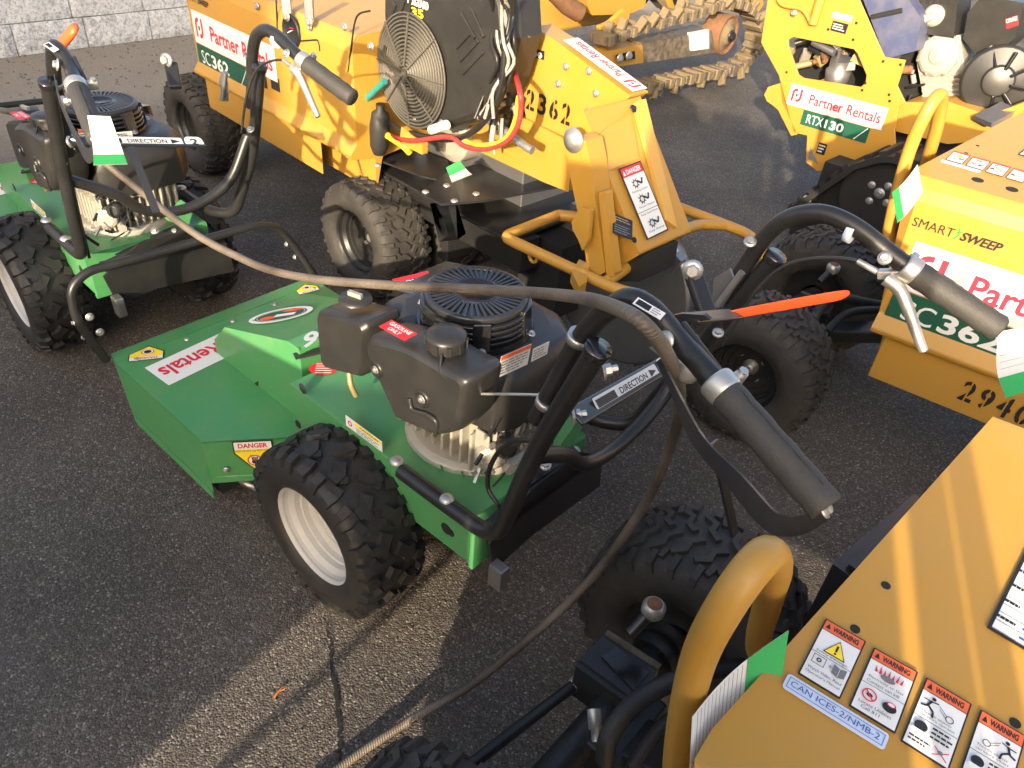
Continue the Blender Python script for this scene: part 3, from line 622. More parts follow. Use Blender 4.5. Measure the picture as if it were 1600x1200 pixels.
    mb = MB(); cpos = lowL[-1]; dr = (lowL[-1]-lowL[-2]).normalized(); mb.lathe([(.0180, -.012), (.0190, -.001), (.0180, .003), (.001, .0032)], cpos, dr, 'gloss_black', 18); mb.build('end_cap', low)
    lowR = [V(-.33, -yp-.02, .46), V(-.41, -.235, .47), F.y(1085, 560, yr)*.0+V(-.475, yr, .66), F.y(1130, 500, yr), F.y(1213, 400, yr)]
    mb = MB(); mb.tube(bend([V(-.12, -yp-.02, .455)]+lowR, .06, 6), TR_+.001, 'black', 14); lowr = mb.build('lower_handle', root)
    mb = MB(); cpos = lowR[-1]; dr = (lowR[-1]-lowR[-2]).normalized(); mb.lathe([(.0180, -.012), (.0190, -.001), (.0180, .003), (.001, .0032)], cpos, dr, 'gloss_black', 18); mb.build('end_cap', lowr)
    for u, v in ((625,715),(706,772)): p = F.z(u, v, .476); bolt(lowr, V(p.x, -yp-.02, .472), (0, 0, 1), .0095, CARR)
    # cross tube between the uprights and the direction bar
    xl = lambda P, k: P[-2]+(P[-1]-P[-2])*k
    a = V(-.470, yl-.01, .70); b = V(-.482, yr+.01, .72)
    cr = [a, V(-.47, .10, .64), V(-.47, .03, .575), V(-.47, -.08, .555), V(-.475, -.20, .60), b]; mb = MB(); mb.tube(spline(cr, 6), TR_*.95, 'black', 12); mb.build('cross_tube', root)
    yu = .178
    upL = [F.y(u, v, yu) for u, v in ((838,655),(905,530),(940,490),(985,462),(1022,485),(1060,532),(1125,603))]+[V(-.885, .226, .935)]
    g0 = F.y(1125, 603, .2); g1 = F.y(1288, 790, .235)
    upL[-2] = g0; upL[-1] = g1
    mb = MB(); mb.tube(bend(upL, .05, 6), TR_, 'black', 14); hb = mb.build('handlebar', root)
    yv = -.285
    upR = [F.y(u, v, yv) for u, v in ((1128,470),(1195,368),(1230,338),(1285,330),(1335,352),(1400,402))]; g2 = F.y(1420, 420, -.29); g3 = F.y(1558, 512, -.325); upR[-1] = g2; upR.append(g3)
    mb = MB(); mb.tube(bend(upR, .05, 6), TR_, 'black', 14); hbr = mb.build('handlebar', root)
    for a_, b_, h_ in ((g0, g1, hb), (g2, g3, hbr)):
        d = (b_-a_).normalized(); mb = MB(); Lh = (b_-a_).length; prof = [(.0195, .012)]
        for k in range(1, 12): prof.append((.0200+.0007*math.sin(k*2.1), .012+(Lh-.012)*k/12))
        prof += [(.0205, Lh), (.018, Lh+.004), (.001, Lh+.004)]; mb.lathe(prof, a_, d, 'grip', 20); mb.bar(a_+d*.03+V(0, 0, .021), b_-d*.01+V(0, 0, .021), .003, .002, 'grip'); mb.build('grip', h_)
        mb = MB(); mb.lathe([(.0195, -.010), (.0215, -.008), (.0215, .010), (.0200, .012)], a_, d, 'zinc', 18); u_, v_, _ = basis(d); mb.bar(a_+u_*.02, a_+u_*.04, .018, .012, 'zinc', d); mb.lathe([(.006, 0), (.006, .008)], a_+u_*.032+v_*.006, v_, 'zinc', 6, False); mb.build('clamp', h_, .002)
    # hose clamps, nuts on the left upright pair
    for u, v in ((905,528),(855,628)):
        p = F.y(u, v, yu); d = (upL[1]-upL[0]).normalized(); mb = MB(); mb.lathe([(TR_+.0015, -.006), (TR_+.003, -.006), (TR_+.003, .006), (TR_+.0015, .006)], p, d, 'zinc', 20); mb.build('band_clamp', root)
    for u, v in ((940,580),(893,650)):
        p = F.y(u, v, yl-.02); mb = MB(); mb.lathe([(.014, 0), (.013, .004), (.008, .005)], p, (-.6, -.75, .2), 'zinc', 14); mb.lathe([(.0085, .004), (.0085, .013), (.005, .014), (.005, .022)], p, (-.6, -.75, .2), 'zinc', 6, False); mb.build('nut', root)
    for u, v in ((1172,378),(1122,520)): bolt(root, F.y(u, v, yr+.02), (-.2, .5, .8), .008)
    mb = MB(); p = F.y(1330, 362, yv); d = (upR[-3]-upR[-4]).normalized(); mb.lathe([(TR_+.0015, -.006), (TR_+.003, -.006), (TR_+.003, .006), (TR_+.0015, .006)], p, d, 'paleblue', 20); mb.build('band_clamp', root)
    bolt(root, F.y(1387, 402, yv)+V(0, .016, .004), (0, .8, .5), .008)
    # brake lever with cable on the right grip
    d = (g3-g2).normalized(); lev = MB()
    P = [F.y(u, v, -.275) for u, v in ((1385,435),(1405,452),(1418,480),(1432,520),(1443,548))]; pl_ = spline(P, 4)
    lev.tube(pl_, [.012-.005*i/len(pl_) for i in range(len(pl_))], 'zinc', 8); lev.bar(F.y(1372, 428, -.28), F.y(1425, 428, -.285), .016, .014, 'zinc'); lv = lev.build('brake_lever', root, .002)
    m_ = MB(); cb = [F.y(u, v, y) for u, v, y in ((1371,425,-.28),(1340,408,-.28),(1290,403,-.275),(1240,410,-.265),(1205,430,-.255),(1170,470,-.24),(1130,540,-.22))]; m_.tube(spline(cb, 6), .0032, 'black', 6); m_.tube(cb[:2], .005, 'zinc', 8); m_.build('brake_cable', lv)
    # bail lever strip on the left grip
    P = [F.y(u, v, y) for u, v, y in ((1032,560,.215),(1060,615,.228),(1100,685,.235),(1160,745,.245),(1205,795,.25),(1225,806,.25),(1250,806,.247),(1287,796,.24))]; P = spline(P, 5)
    mb = MB(); n_ = V(.25, .65, .6).normalized(); A = []; B = []
    for i, p in enumerate(P):
        k = 1-i/len(P); wd = .010+.018*math.sin(min(1, k*1.15)*math.pi); t = (P[min(i+1, len(P)-1)]-P[max(i-1, 0)]).normalized(); sdv = V(.0, .12, -1); sdv = (sdv-t*sdv.dot(t)).normalized(); A.append(p); B.append(p+sdv*wd)
    th = V(-.0022, -.0014, .001)
    mb.add(A+B+[p+th for p in A]+[p+th for p in B], sum([[(i, i+1, len(A)+i+1, len(A)+i), (2*len(A)+i, 3*len(A)+i, 3*len(A)+i+1, 2*len(A)+i+1), (i, 2*len(A)+i, 2*len(A)+i+1, i+1), (len(A)+i, len(A)+i+1, 3*len(A)+i+1, 3*len(A)+i)] for i in range(len(A)-1)], []), 'black_satin', False); bl = mb.build('bail_lever', root); bolt(bl, P[-1], (P[-1]-P[-4]).normalized(), .0075)
    # orange lever and its bracket
    mb = MB(); e0 = F.y(1130, 494, .02); e1 = F.y(1322, 460, -.13); b0 = F.y(1050, 505, .13)
    mb.prism([F.y(u, v, .12) for u, v in ((1030,498),(1065,490),(1100,492),(1110,500),(1070,505),(1062,545),(1030,540))], (0, -.006, 0), 'black_satin'); mb.bar(F.y(1080, 497, .12), e0+(e1-e0)*.1, .026, .005, 'black_satin'); lvr = mb.build('lever_bracket', root, .002)
    mb = MB(); dd = (e1-e0); mb.loft([[e0+dd*t+V(0, 0, 1)*(math.sin(a)*hh)+V(.5, .86, 0)*(math.cos(a)*ww) for a in [2*math.pi*k/14 for k in range(14)]] for t, ww, hh in ((0, .004, .004), (.015, .011, .007), (.15, .0125, .008), (.5, .0145, .009), (.9, .0155, .009), (.975, .012, .008), (1, .004, .003))], 'orange', True); mb.build('lever_grip', lvr)
    bolt(root, F.y(1075, 575, .19), (.2, .9, .3), .013, CARR); bolt(root, F.y(1040, 532, .20), (.2, .9, .3), .009)
    mb = MB(); mb.bar(F.y(1055, 515, .165), F.y(1120, 600, .175), .008, .04, 'black_satin'); mb.build('grip_bracket', root, .003)
    # inner vertical bracket with big bolt and shift plate
    mb = MB(); mb.bar(F.y(1082, 425, -.08), F.y(1105, 490, -.06), .03, .014, 'black'); bk = mb.build('shift_bracket', root, .004); bolt(bk, F.y(1082, 422, -.07), (-.4, .8, .2), .012)
    mb = MB(); mb.prism([F.y(u, v, -.2) for u, v in ((1115,435),(1140,420),(1150,445),(1128,480),(1112,478))], (0, -.005, 0), 'steel'); mb.tube([F.y(1120, 478, -.19), F.y(1160, 425, -.2)], .006, 'steel', 8); mb.build('shift_plate', root)
    # direction bar with print
    mb = MB(); a = F.y(898, 652, .19); b = F.x(1045, 566, -.50); mb.bar(a, b, .032, .006, 'black_satin', (-.4, 0, 1)); db = mb.build('shift_bar', root, .002)
    ub = (b-a).normalized(); nb = V(-.62, .1, .78); nb = (nb-ub*nb.dot(ub)).normalized(); vb = nb.cross(ub)
    Lb = (b-a).length; s = Sticker(Lb*.66, .022, 'white', .004).place(a+ub*Lb*.16-vb*.011+nb*.0045, ub, vb); s.rect(s.w*.02, s.h*.2, s.w*.3, s.h*.8, 'ink'); s.text('DIRECTION', s.w*.36, s.h*.25, s.w*.45, s.h*.5, 'ink', .02); s.poly([(s.w*.86, s.h*.2), (s.w*.97, s.h*.5), (s.w*.86, s.h*.8)], 'ink'); s.build(db)
    s = Sticker(Lb*.15, .030, 'white', .012).place(a+ub*Lb*.84-vb*.015+nb*.0045, ub, vb); s.text('2', s.w*.3, s.h*.2, s.w*.4, s.h*.6, 'ink', .03); s.build(db)
    # handlebar end badge
    s = px_sticker(F, (V(upL[3].x, yu, upL[3].z), V(-.2, .3, 1).normalized()), (997,465), (1040,490), (990,476), 'white', 0, .016); s.rect(s.w*.06, s.h*.15, s.w*.55, s.h*.85, 'ink'); s.lines(s.w*.6, s.h*.1, s.w*.95, s.h*.9, 3); s.build(hb)
    # control cable on the left upright down to the pan
    m_ = MB(); m_.tube(spline([F.y(862,690,.2), F.y(800,690,.19), F.y(770,720,.18), F.y(762,760,.18), F.y(780,790,.18), F.y(790,800,.15)], 6), .0045, 'black', 8); m_.tube(spline([F.y(846,640,.185), F.y(840,700,.19), F.y(815,760,.19), F.y(770,830,.18)], 5), .004, 'black', 8); m_.build('control_cable', root)
    mb = MB(); mb.bar(F.y(1116, 690, .12), F.y(1148, 835, .12), .016, .005, 'black_satin'); mb.build('stop_bar', root)
    # --- rear guard plate
    mb = MB(); pts = [F.x(u, v, -.365) for u, v in ((770,893),(830,838),(937,760),(942,712),(905,708),(828,768),(765,850))]
    mb.prism(pts, (.006, 0, 0), 'black'); mb.prism([F.x(905, 706, -.365), F.x(942, 711, -.365), F.x(770, 838, -.365), F.x(770, 838, -.365)+V(.035, 0, .02), F.x(905, 706, -.365)+V(.035, .0, .01)], (0, 0, -.004), 'black_satin')
    mb.box((-.40, .125, .25), (-.365, .15, .31), 'steel'); rg = mb.build('rear_guard', root, .003)
    mb = MB(); p = F.x(905, 672, -.345); mb.prism([F.x(u, v, -.345) for u, v in ((872,700),(905,655),(910,665),(895,700))], (.03, 0, 0), 'green'); mb.build('pan_bracket', root, .003)
    for u, v in ((877,718),(898,705),(852,727)): bolt(rg, F.x(u, v, -.35), (-.3, .2, .9), .009)
    # --- front push bar
    PB = [F.x(u, v, .885) for u, v in ((158,552),(118,500),(110,450),(135,424),(200,407),(300,379),(400,352),(432,353),(455,377),(486,432))]
    PB[0] = V(.865, .34, .235); PB[-1] = V(.865, -.34, .235)
    mb = MB(); mb.tube(bend(PB, .07, 6), .0115, 'black', 12); pb = mb.build('push_bar', root)
    for u, v in ((140,495),(156,519)): bolt(pb, F.x(u, v, .88), (-1, .0, .1), .008)
    for u, v in ((122,502),(137,525),(452,380),(465,400)): bolt(pb, F.x(u, v, .885)+V(0, .01, 0), (.2, 1, .1), .006)
    return root
def danger_decal(F, plane, TL, TR, BL, root):
    s = px_sticker(F, plane, TL, TR, BL, None); w_, h_ = s.w, s.h
    s.poly([(0, h_*1.1), (0, h_*.45), (w_*.45, -h_*.15), (w_, h_*.5), (w_, h_*1.1)][::1], 'ink')
    q = w_*.03; s.poly([(q, h_*1.07), (q, h_*.48), (w_*.45, -h_*.07), (w_-q, h_*.52), (w_-q, h_*1.07)], 'warnyellow')
    s.rect(q, h_*.82, w_-q, h_*1.07, 'white'); s.text('DANGER', w_*.18, h_*.85, w_*.64, h_*.18, 'red', .03); s.disc(w_*.47, h_*.4, w_*.18, h_*.26, 'white'); s.disc(w_*.47, h_*.4, w_*.11, h_*.14, 'ink'); s.ring(w_*.47, h_*.4, w_*.16, w_*.19, 'red', asp=h_/w_*1.2)
    s.build(root, 'sticker')
def deck_sticker(root, F, zd):
    # 'Partner Rentals' reads from the front, so it appears turned round from behind; only its last letters clear the hood
    P = ((0, 0, zd), (0, 0, 1)); a = F.pl(264, 603, P[0], P[1]); c = F.pl(229, 571, P[0], P[1]); e = F.pl(332, 570, P[0], P[1])
    U = (a-e).normalized(); Vv = (a-c); Vv = (Vv-U*Vv.dot(U)).normalized(); h = (a-c).length*.92
    w_ = .50; s = Sticker(w_, h, 'white').place(a-U*w_-Vv*h+V(0, 0, .0015), U, Vv)
    # orientation check: text must run towards the left of the machine, upright from the front
    brand(s, .015, h*.2, h*.62); s.text('Partner Rentals', .10, h*.26, w_-.115, h*.50, 'brandred', .02); s.build(root, 'sticker')

# ================================================================== YELLOW STUMP GRINDERS
FD = frame_from(312, 108, (-.037, 0, .545), R(-43)); FB = frame_from(1355, 587, (0, 0, .40), R(-34)); FC = frame_from(1290, 967, (-.045, .21, .93), R(-31))
TOPP = (V(0, .03, .91), V(0, -.09, 1).normalized())
def rental_sticker(root, o, u, v, w_, h_, model, bold, gw, name='sticker', off=V(0, 0, 0)):
    s = Sticker(w_, h_, 'white').place(o, u, v); brand(s, w_*.03, h_*.2, h_*.62); s.text('Partner Rentals', w_*.225, h_*.25, w_*.74, h_*.48, 'brandred', .022); s.build(root, 'sticker')
    gh = h_*.72; s2 = Sticker(gw, gh, 'darkgreen').place(Vector(o)+off-s.Vv*(gh+.003), u, v); a, b_ = model, bold; wa_ = gw*(.17 if len(a) == 2 else .25); bw = gw*(.33 if len(a) == 2 else .28)
    s2.text(a, gw*.08, gh*.2, wa_, gh*.58, 'white', .0); s2.text(b_, gw*.08+wa_+gw*.03, gh*.2, bw, gh*.58, 'white', .028)
    s2.stroke([(gw*.82, gh*.06), (gw*.97, gh*.94)], gh*.05, 'white'); s2.build(root, 'sticker')
def stencil(root, s, digits, bridge='yellow'):
    n = len(digits); cw = s.w/n
    for i, ch in enumerate(digits):
        s.text(ch, cw*i+cw*.12, 0, cw*.72, s.h, 'ink', .022)
    z = s.lift()
    for i in [q for q in range(n) if digits[q] != '3']: s.rect(cw*i+cw*.44, 0-s.h*.02, cw*i+cw*.52, s.h*1.02, bridge)
    s.build(root, 'stencil_number')
def build_grinder():
    F = FD
    root = thing('stump_grinder', 'yellow stump grinder stencilled 2362 with large dusty black engine and cutter guard', 'stump grinder', F, 'yellow stump grinders')
    # ---- control panel box: profile swept along X
    def prof(x, yl):
        return [V(x, .07, .395), V(x, .07, .52), V(x, -.022, .532), V(x, -.026, .545), V(x, -.018, .556), V(x, 0, .58), V(x, 0, .862), V(x, .008, .890), V(x, .028, .910), V(x, .06, .9127), V(x, yl, .91+.09*(yl-.03)), V(x, yl+.02, .93), V(x, yl+.02, .70), V(x, .30, .55), V(x, .10, .52)]
    A = prof(-.06, .60); B = prof(1.09, .60)
    for i in range(2, 6): A[i].x = -.035
    A[0].x = A[1].x = .0; A[6].x = -.056; A[7].x = -.070; A[8].x = -.092
    for i in range(9, 14): A[i].x = -.104+.235*min(A[i].y, .6)
    A[13].x = A[14].x = -.02
    mb = MB(); mb.loft([A, B], 'yellow'); panel = mb.build('control_panel', root, .004)
    mb = MB(); mb.box((0.0, .0, .40), (.86, .006, .537), 'yellow'); lowp = mb.build('lower_plate', root, .003)
    mb = MB(); mb.box((.0, .08, .41), (.8, .30, .53), 'dark'); mb.build('underbody', root)
    for u, v in ((1384,915),(1336,983),(1586,1130)):
        p = FC.pl(u, v, *TOPP); h = MB(); h.lathe([(.0045, .0002), (.0045, .0006)], p, TOPP[1], 'dark', 12, False); h.build('hole', panel)
    for x in (.035, .105): h = MB(); h.disc = None; h.lathe([(.013, .0002), (.013, .0006)], V(x, .085, .91+.09*.055), TOPP[1], 'dark', 16, False); h.build('hole', panel)
    # face stickers
    rental_sticker(root, V(-.022, -.0012, .655), (1, 0, 0), (0, 0, 1), .63, .12, 'SC', '362', .42)
    s = Sticker(.20, .028, None).place(V(-.045, -.0012, .805), (1, 0, 0), (0, 0, 1)); s.text('SMART', 0, .002, .088, .021, 'ink', 0); s.stroke([(.090, .000), (.098, .012), (.094, .028)], .0035, 'taggreen'); s.stroke([(.092, .016), (.104, .022)], .003, 'taggreen')
    s.text('SWEEP', .102, .002, .082, .021, 'ink', .03, italic=.2); s.build(panel, 'lettering')
    # warning decals on the sloping top
    L = [((1290,967),(1353,1003),(1234,1045)), ((1365,1012),(1434,1051),(1311,1094)), ((1447,1059),(1518,1101),(1393,1149)), ((1532,1109),(1603,1151),(1480,1205))]
    for k, (a, b_, c) in enumerate(L):
        s = px_sticker(FC, TOPP, a, b_, c, 'ink', .001); W_, H_ = s.w, s.h; e = W_*.035
        s.rect(e, e, W_-e, H_-e, 'white'); s.rect(e, H_*.82, W_-e, H_-e, 'warnorange'); s.rect(e, H_*.815, W_-e, H_*.825, 'ink'); s.text('WARNING', W_*.25, H_*.86, W_*.62, H_*.085, 'ink', .03); s.poly([(W_*.08, H_*.86), (W_*.2, H_*.86), (W_*.14, H_*.945)], 'ink')
        s.rect(e, H_*.43, W_-e, H_*.437, 'ink')
        if k == 0:
            s.poly([(W_*.25, H_*.50), (W_*.78, H_*.50), (W_*.515, H_*.77)], 'ink'); s.poly([(W_*.29, H_*.515), (W_*.74, H_*.515), (W_*.515, H_*.75)], 'warnyellow'); s.rect(W_*.49, H_*.58, W_*.54, H_*.68, 'ink'); s.disc(W_*.515, H_*.55, W_*.028, W_*.028, 'ink')
            s.text('Safety message.', W_*.12, H_*.445, W_*.76, H_*.04, 'ink'); s.frame(W_*.12, H_*.26, W_*.42, H_*.40, W_*.015, 'ink'); s.ring(W_*.27, H_*.33, W_*.03, W_*.06, 'ink'); s.text('+', W_*.5, H_*.31, None, H_*.04); s.poly([(W_*.6, H_*.26), (W_*.75, H_*.23), (W_*.9, H_*.26), (W_*.9, H_*.40), (W_*.75, H_*.37), (W_*.6, H_*.40)], 'greyink')
            s.rect(W_*.745, H_*.24, W_*.755, H_*.37, 'white'); s.text('Watch Video, Read', W_*.1, H_*.14, W_*.8, H_*.05); s.text("Operator's Manual", W_*.1, H_*.07, W_*.8, H_*.05)
        elif k == 1:
            for j in range(7): s.poly([(W_*(.2+.09*j), H_*.66), (W_*(.26+.09*j), H_*.66), (W_*(.2+.1*j), H_*(.76+.03*(j % 2)))], 'red')
            s.disc(W_*.5, H_*.63, W_*.16, W_*.08, 'greyink'); s.text('Electricity or Gas', W_*.12, H_*.52, W_*.76, H_*.045); s.text('Contact can kill', W_*.12, H_*.455, W_*.70, H_*.045)
            s.ring(W_*.28, H_*.28, W_*.13, W_*.16, 'red'); s.disc(W_*.28, H_*.28, W_*.07, W_*.05, 'ink'); s.stroke([(W_*.18, H_*.34), (W_*.38, H_*.22)], W_*.03, 'red'); s.disc(W_*.72, H_*.26, W_*.15, W_*.12, 'ink'); s.disc(W_*.74, H_*.31, W_*.10, W_*.06, 'red'); s.disc(W_*.74, H_*.31, W_*.07, W_*.04, 'white')
            s.text('Locate Utilities', W_*.12, H_*.115, W_*.7, H_*.045); s.text('Call 811', W_*.2, H_*.05, W_*.4, H_*.045)
        else:
            sx = (lambda q: q) if k == 2 else (lambda q: 1-q)
            s.disc(W_*sx(.3), H_*.755, W_*.045, W_*.045, 'ink'); s.stroke([(W_*sx(.28), H_*.72), (W_*sx(.2), H_*.62), (W_*sx(.08), H_*.60)], W_*.05, 'ink'); s.stroke([(W_*sx(.22), H_*.64), (W_*sx(.36), H_*.58), (W_*sx(.38), H_*.5)], W_*.045, 'ink'); s.stroke([(W_*sx(.1), H_*.70), (W_*sx(.26), H_*.70), (W_*sx(.42), H_*.72)], W_*.03, 'ink')
            s.ring(W_*sx(.70), H_*.60, W_*.07, W_*.09, 'ink'); s.stroke([(W_*sx(.44), H_*.70), (W_*sx(.64), H_*.62)], W_*.012, 'ink'); s.stroke([(W_*sx(.46), H_*.66), (W_*sx(.64), H_*.58)], W_*.012, 'ink')
            s.text('Thrown objects', W_*.12, H_*.50, W_*.66, H_*.04); s.text('can injure operator', W_*.12, H_*.45, W_*.76, H_*.04) if k == 2 else s.text('can injure others', W_*.12, H_*.45, W_*.7, H_*.04)
            s.disc(W_*.24, H_*.31, W_*.14, W_*.13, 'ink'); s.rect(W_*.08, H_*.20, W_*.4, H_*.255, 'white'); s.lines(W_*.46, H_*.22, W_*.94, H_*.40, 3, 'ink'); s.lines(W_*.08, H_*.06, W_*.55, H_*.16, 2, 'ink'); s.stroke([(W_*.6, H_*.05), (W_*.9, H_*.17)], W_*.025, 'red'); s.stroke([(W_*.6, H_*.17), (W_*.9, H_*.05)], W_*.025, 'red'); s.disc(W_*.74, H_*.12, W_*.06, W_*.05, 'greyink')
        s.build(panel)
    s = px_sticker(FC, TOPP, (1232,1052), (1390,1149), (1215,1070), 'paleblue', .003); s.frame(s.w*.03, s.h*.16, s.w*.97, s.h*.84, s.h*.035, 'blueink'); s.text('CAN ICES-2/NMB-2', s.w*.06, s.h*.33, s.w*.87, s.h*.36, 'blueink'); s.build(panel)
    s = px_sticker(FC, TOPP, (1640,785), (1830,880), (1527,972), 'ink', .001); e = .003; s.rect(e, e, s.w-e, s.h-e, 'white')
    s.rect(s.w*.2, e, s.w*.203, s.h-e, 'greyink')
    for k in range(18): y = e+(s.h-2*e)*k/18; s.rect(e, y, s.w-e, y+.0008, 'greyink'); s.lines(s.w*.22, y+.001, s.w*.9, y+(s.h/18), 1, 'blueink', .3); (k % 2) and s.lines(s.w*.02, y, s.w*.18, y+s.h/18, 1, 'ink', .3)
    s.build(panel, 'sticker', 'white instruction chart with fine ruled lines')
    # ---- D side details: door seams, gauge, latches, vents
    def seam(pts):
        m_ = MB(); m_.tube(bend([F.y(u, v, -.0005) for u, v in pts], .03, 4), .003, 'dark', 6); o = m_.build('door_seam', panel); o['only'] = 'D'
    seam([(430,-40),(432,12),(434,60),(440,66),(498,62),(500,80)]); seam([(544,112),(553,40),(557,26),(563,20),(578,17)])
    p = F.y(457, 49, 0); m_ = MB(); m_.lathe([(.052, 0), (.052, .008), (.046, .010), (.044, .006), (.001, .006)], p, (0, -1, 0), 'ink', 28); m_.bar(p+V(-.015, -.0075, -.006), p+V(.012, -.0075, .006), .006, .002, 'white'); m_.bar(p+V(0, -.0075, .012), p+V(.02, -.0075, .014), .006, .002, 'red'); q = m_.build('gauge', panel); q['only'] = 'D'
    for u0, v0, u1, v1 in ((446,-10,449,22),(481,-14,484,30)):
        m_ = MB(); m_.bar(F.y(u0, v0, -.01), F.y(u1, v1, -.012), .03, .012, 'steel'); q = m_.build('latch', panel, .003); q['only'] = 'D'; b_ = bolt(q, F.y(u1, v1+4, -.014), (0, -1, 0), .011)
    for u, v in ((539,42),(580,72),(402,10),(484,42)): q = bolt(panel, F.y(u, v, 0), (0, -1, 0), .009); q['only'] = 'D'
    for a, b_ in (((405,110),(418,139)), ((422,117),(438,145))):
        m_ = MB(); p0 = F.y(a[0], a[1], -.001); p1 = F.y(b_[0], b_[1], -.001); m_.box((p0.x, -.0015, p1.z), (p1.x, -.0005, p0.z), 'dark'); q = m_.build('vent', panel); q['only'] = 'D'
    # ---- hoop handle
    H = [V(-.03, .10, .70), V(-.085, .095, .715), V(-.106, .088, .80), V(-.121, .086, .935), V(-.117, .082, 1.03), V(-.108, .118, 1.058), V(-.100, .19, .98), V(-.096, .27, .85), V(-.086, .33, .70), V(-.05, .36, .62)]
    mb = MB(); mb.tube(spline(H, 7), .0147, 'yellow', 16); mb.build('hoop_handle', root)
    # ---- rear steering axle
    XR = -.31
    for y, sd in ((.10, -1), (.72, 1)): wheel(root, (XR, y, .225), .225, .20, .105, sd, 'chev', 'rubber_dusty', 'black', 'zinc', spoke=1)['axle'] = 1 if sd < 0 else 2
    mb = MB(); mb.tube([V(XR, .18, .225), V(XR, .64, .225)], .03, 'black', 12)
    mb.box((XR+.0, .34, .17), (XR+.08, .50, .25), 'black'); mb.bar(V(XR+.05, .41, .22), V(XR+.40, .41, .38), .09, .04, 'black')
    for y in (.2, .62): mb.lathe([(.045, -.05), (.05, -.03), (.038, -.01), (.046, .01), (.036, .03), (.03, .05)], V(XR, y, .225), (0, 1, 0), 'black', 18)
    axl = mb.build('rear_axle', root, .006); axl['axle'] = 3
    # steering: tie rods, ball joints, worn bracket and hose
    zr = .25
    ball = FC.z(1021, 951, .40); rod_a = FC.z(985, 990, .36); br = FC.z(962, 1035, .28); rod_b = FC.z(900, 1068, .22); rod_c = FC.z(735, 1195, .21)
    mb = MB(); mb.tube([rod_c, rod_b], .011, 'black_satin', 12); mb.build('tie_rod', root); mb = MB(); mb.tube([rod_a, ball+(rod_a-ball).normalized()*.02], .011, 'black_satin', 12); st = mb.build('tie_rod', root)
    mb = MB(); mb.lathe([(.016, -.016), (.021, -.008), (.021, .008), (.015, .014)], ball, (0, 0, 1), 'zinc', 18); mb.lathe([(.017, .010), (.013, .016), (.001, .017)], ball, (0, 0, 1), 'rust', 18); mb.build('ball_joint', st)
    mb = MB(); mb.lathe([(.01, -.012), (.014, -.006), (.014, .006), (.01, .012)], rod_b, (rod_a-rod_b).normalized(), 'zinc', 12); mb.build('rod_nut', st)
    q = [FC.z(u, v, .29) for u, v in ((905,1030),(945,990),(1028,1040),(1010,1090),(985,1088))]; mb = MB(); mb.prism(q, (0, 0, -.012), 'black_satin')
    mb.prism([FC.z(u, v, .285) for u, v in ((905,1030),(985,1088),(978,1096),(898,1040))], (0, 0, -.09), 'black'); mb.prism([FC.z(u, v, .295) for u, v in ((945,990),(950,984),(1034,1038),(1028,1044))], (0, 0, -.05), 'wornblack'); cy = mb.build('steering_bracket', root, .004)
    mb = MB(); mb.prism([FC.z(u, v, .291) for u, v in ((940,1028),(962,1012),(1014,1052),(990,1080))], (0, 0, .004), 'gloss_black'); mb.build('plate', cy)
    mb = MB(); mb.tube(spline([FC.z(u, v, z) for u, v, z in ((945,1190,.30),(952,1150,.34),(985,1105,.37),(1040,1070,.36),(1100,1052,.33),(1180,1040,.3))], 7), .016, 'rubber', 14); mb.build('hydraulic_hose', root)
    mb = MB(); mb.tube(spline([FC.z(u, v, z) for u, v, z in ((985,1200,.30),(1040,1130,.33),(1110,1095,.33),(1200,1060,.3))], 7), .012, 'rubber', 12); mb.build('hydraulic_hose', root)
    mb = MB(); p = FC.z(928, 1108, .3); mb.lathe([(.012, 0), (.012, .03), (.008, .032), (.008, .05)], p, (.4, -.5, -.3), 'zinc', 10); mb.lathe([(.006, 0), (.006, .01)], p+V(.02, -.025, -.015), (.4, -.5, -.3), 'warnyellow', 8); mb.build('hose_fitting', root)
    # storage / battery box behind the axle
    b0 = FC.z(1300, 880, .52); b1 = FC.z(1428, 772, .52); mb = MB(); U = (b1-b0); U.z = 0; u1 = U.normalized(); n1 = V(u1.y, -u1.x, 0)
    for k in range(1): mb.prism([b0, b1, b1+n1*.14, b0+n1*.14], (0, 0, -.17), 'plastic')
    mb.prism([b0+u1*.01+n1*.02, b0+u1*.10+n1*.02, b0+u1*.10+n1*.11, b0+u1*.01+n1*.11], (0, 0, .012), 'plastic'); mb.prism([b1-u1*.10+n1*.02, b1-u1*.02+n1*.02, b1-u1*.02+n1*.11, b1-u1*.10+n1*.11], (0, 0, .012), 'plastic'); mb.build('battery_box', root, .006)
    # ---- chassis
    mb = MB(); mb.box((.0, .16, .33), (1.72, .24, .44), 'black'); mb.box((.0, .56, .33), (1.72, .64, .44), 'black'); mb.box((.1, .12, .44), (1.70, .68, .452), 'black')
    mb.box((.75, .22, .17), (1.3, .58, .34), 'dark'); mb.build('chassis', root, .004)
    # fender plates by the front wheels
    mb = MB(); fd = [F.z(u, v, .50) for u, v in ((497,208),(520,190),(700,250),(705,285),(660,275),(560,238))]; mb.prism(fd, (0, 0, -.006), 'black_satin'); mb.build('fender', root, .002)
    mb = MB(); fd = [F.z(u, v, .53) for u, v in ((655,300),(700,268),(760,252),(885,288),(760,312),(690,318))]; mb.prism(fd, (0, 0, -.008), 'black_satin'); mb.prism([F.z(u, v, .52) for u, v in ((672,318),(686,316),(700,368),(686,378))], (.02, .05, 0), 'black_satin'); fp = mb.build('fender', root, .002)
    for u, v in ((545,244),(590,258),(665,300),(698,290),(710,314),(744,303)): bolt(fp, F.z(u, v, .531), (0, 0, 1), .008, CARR)
    XF = 1.07
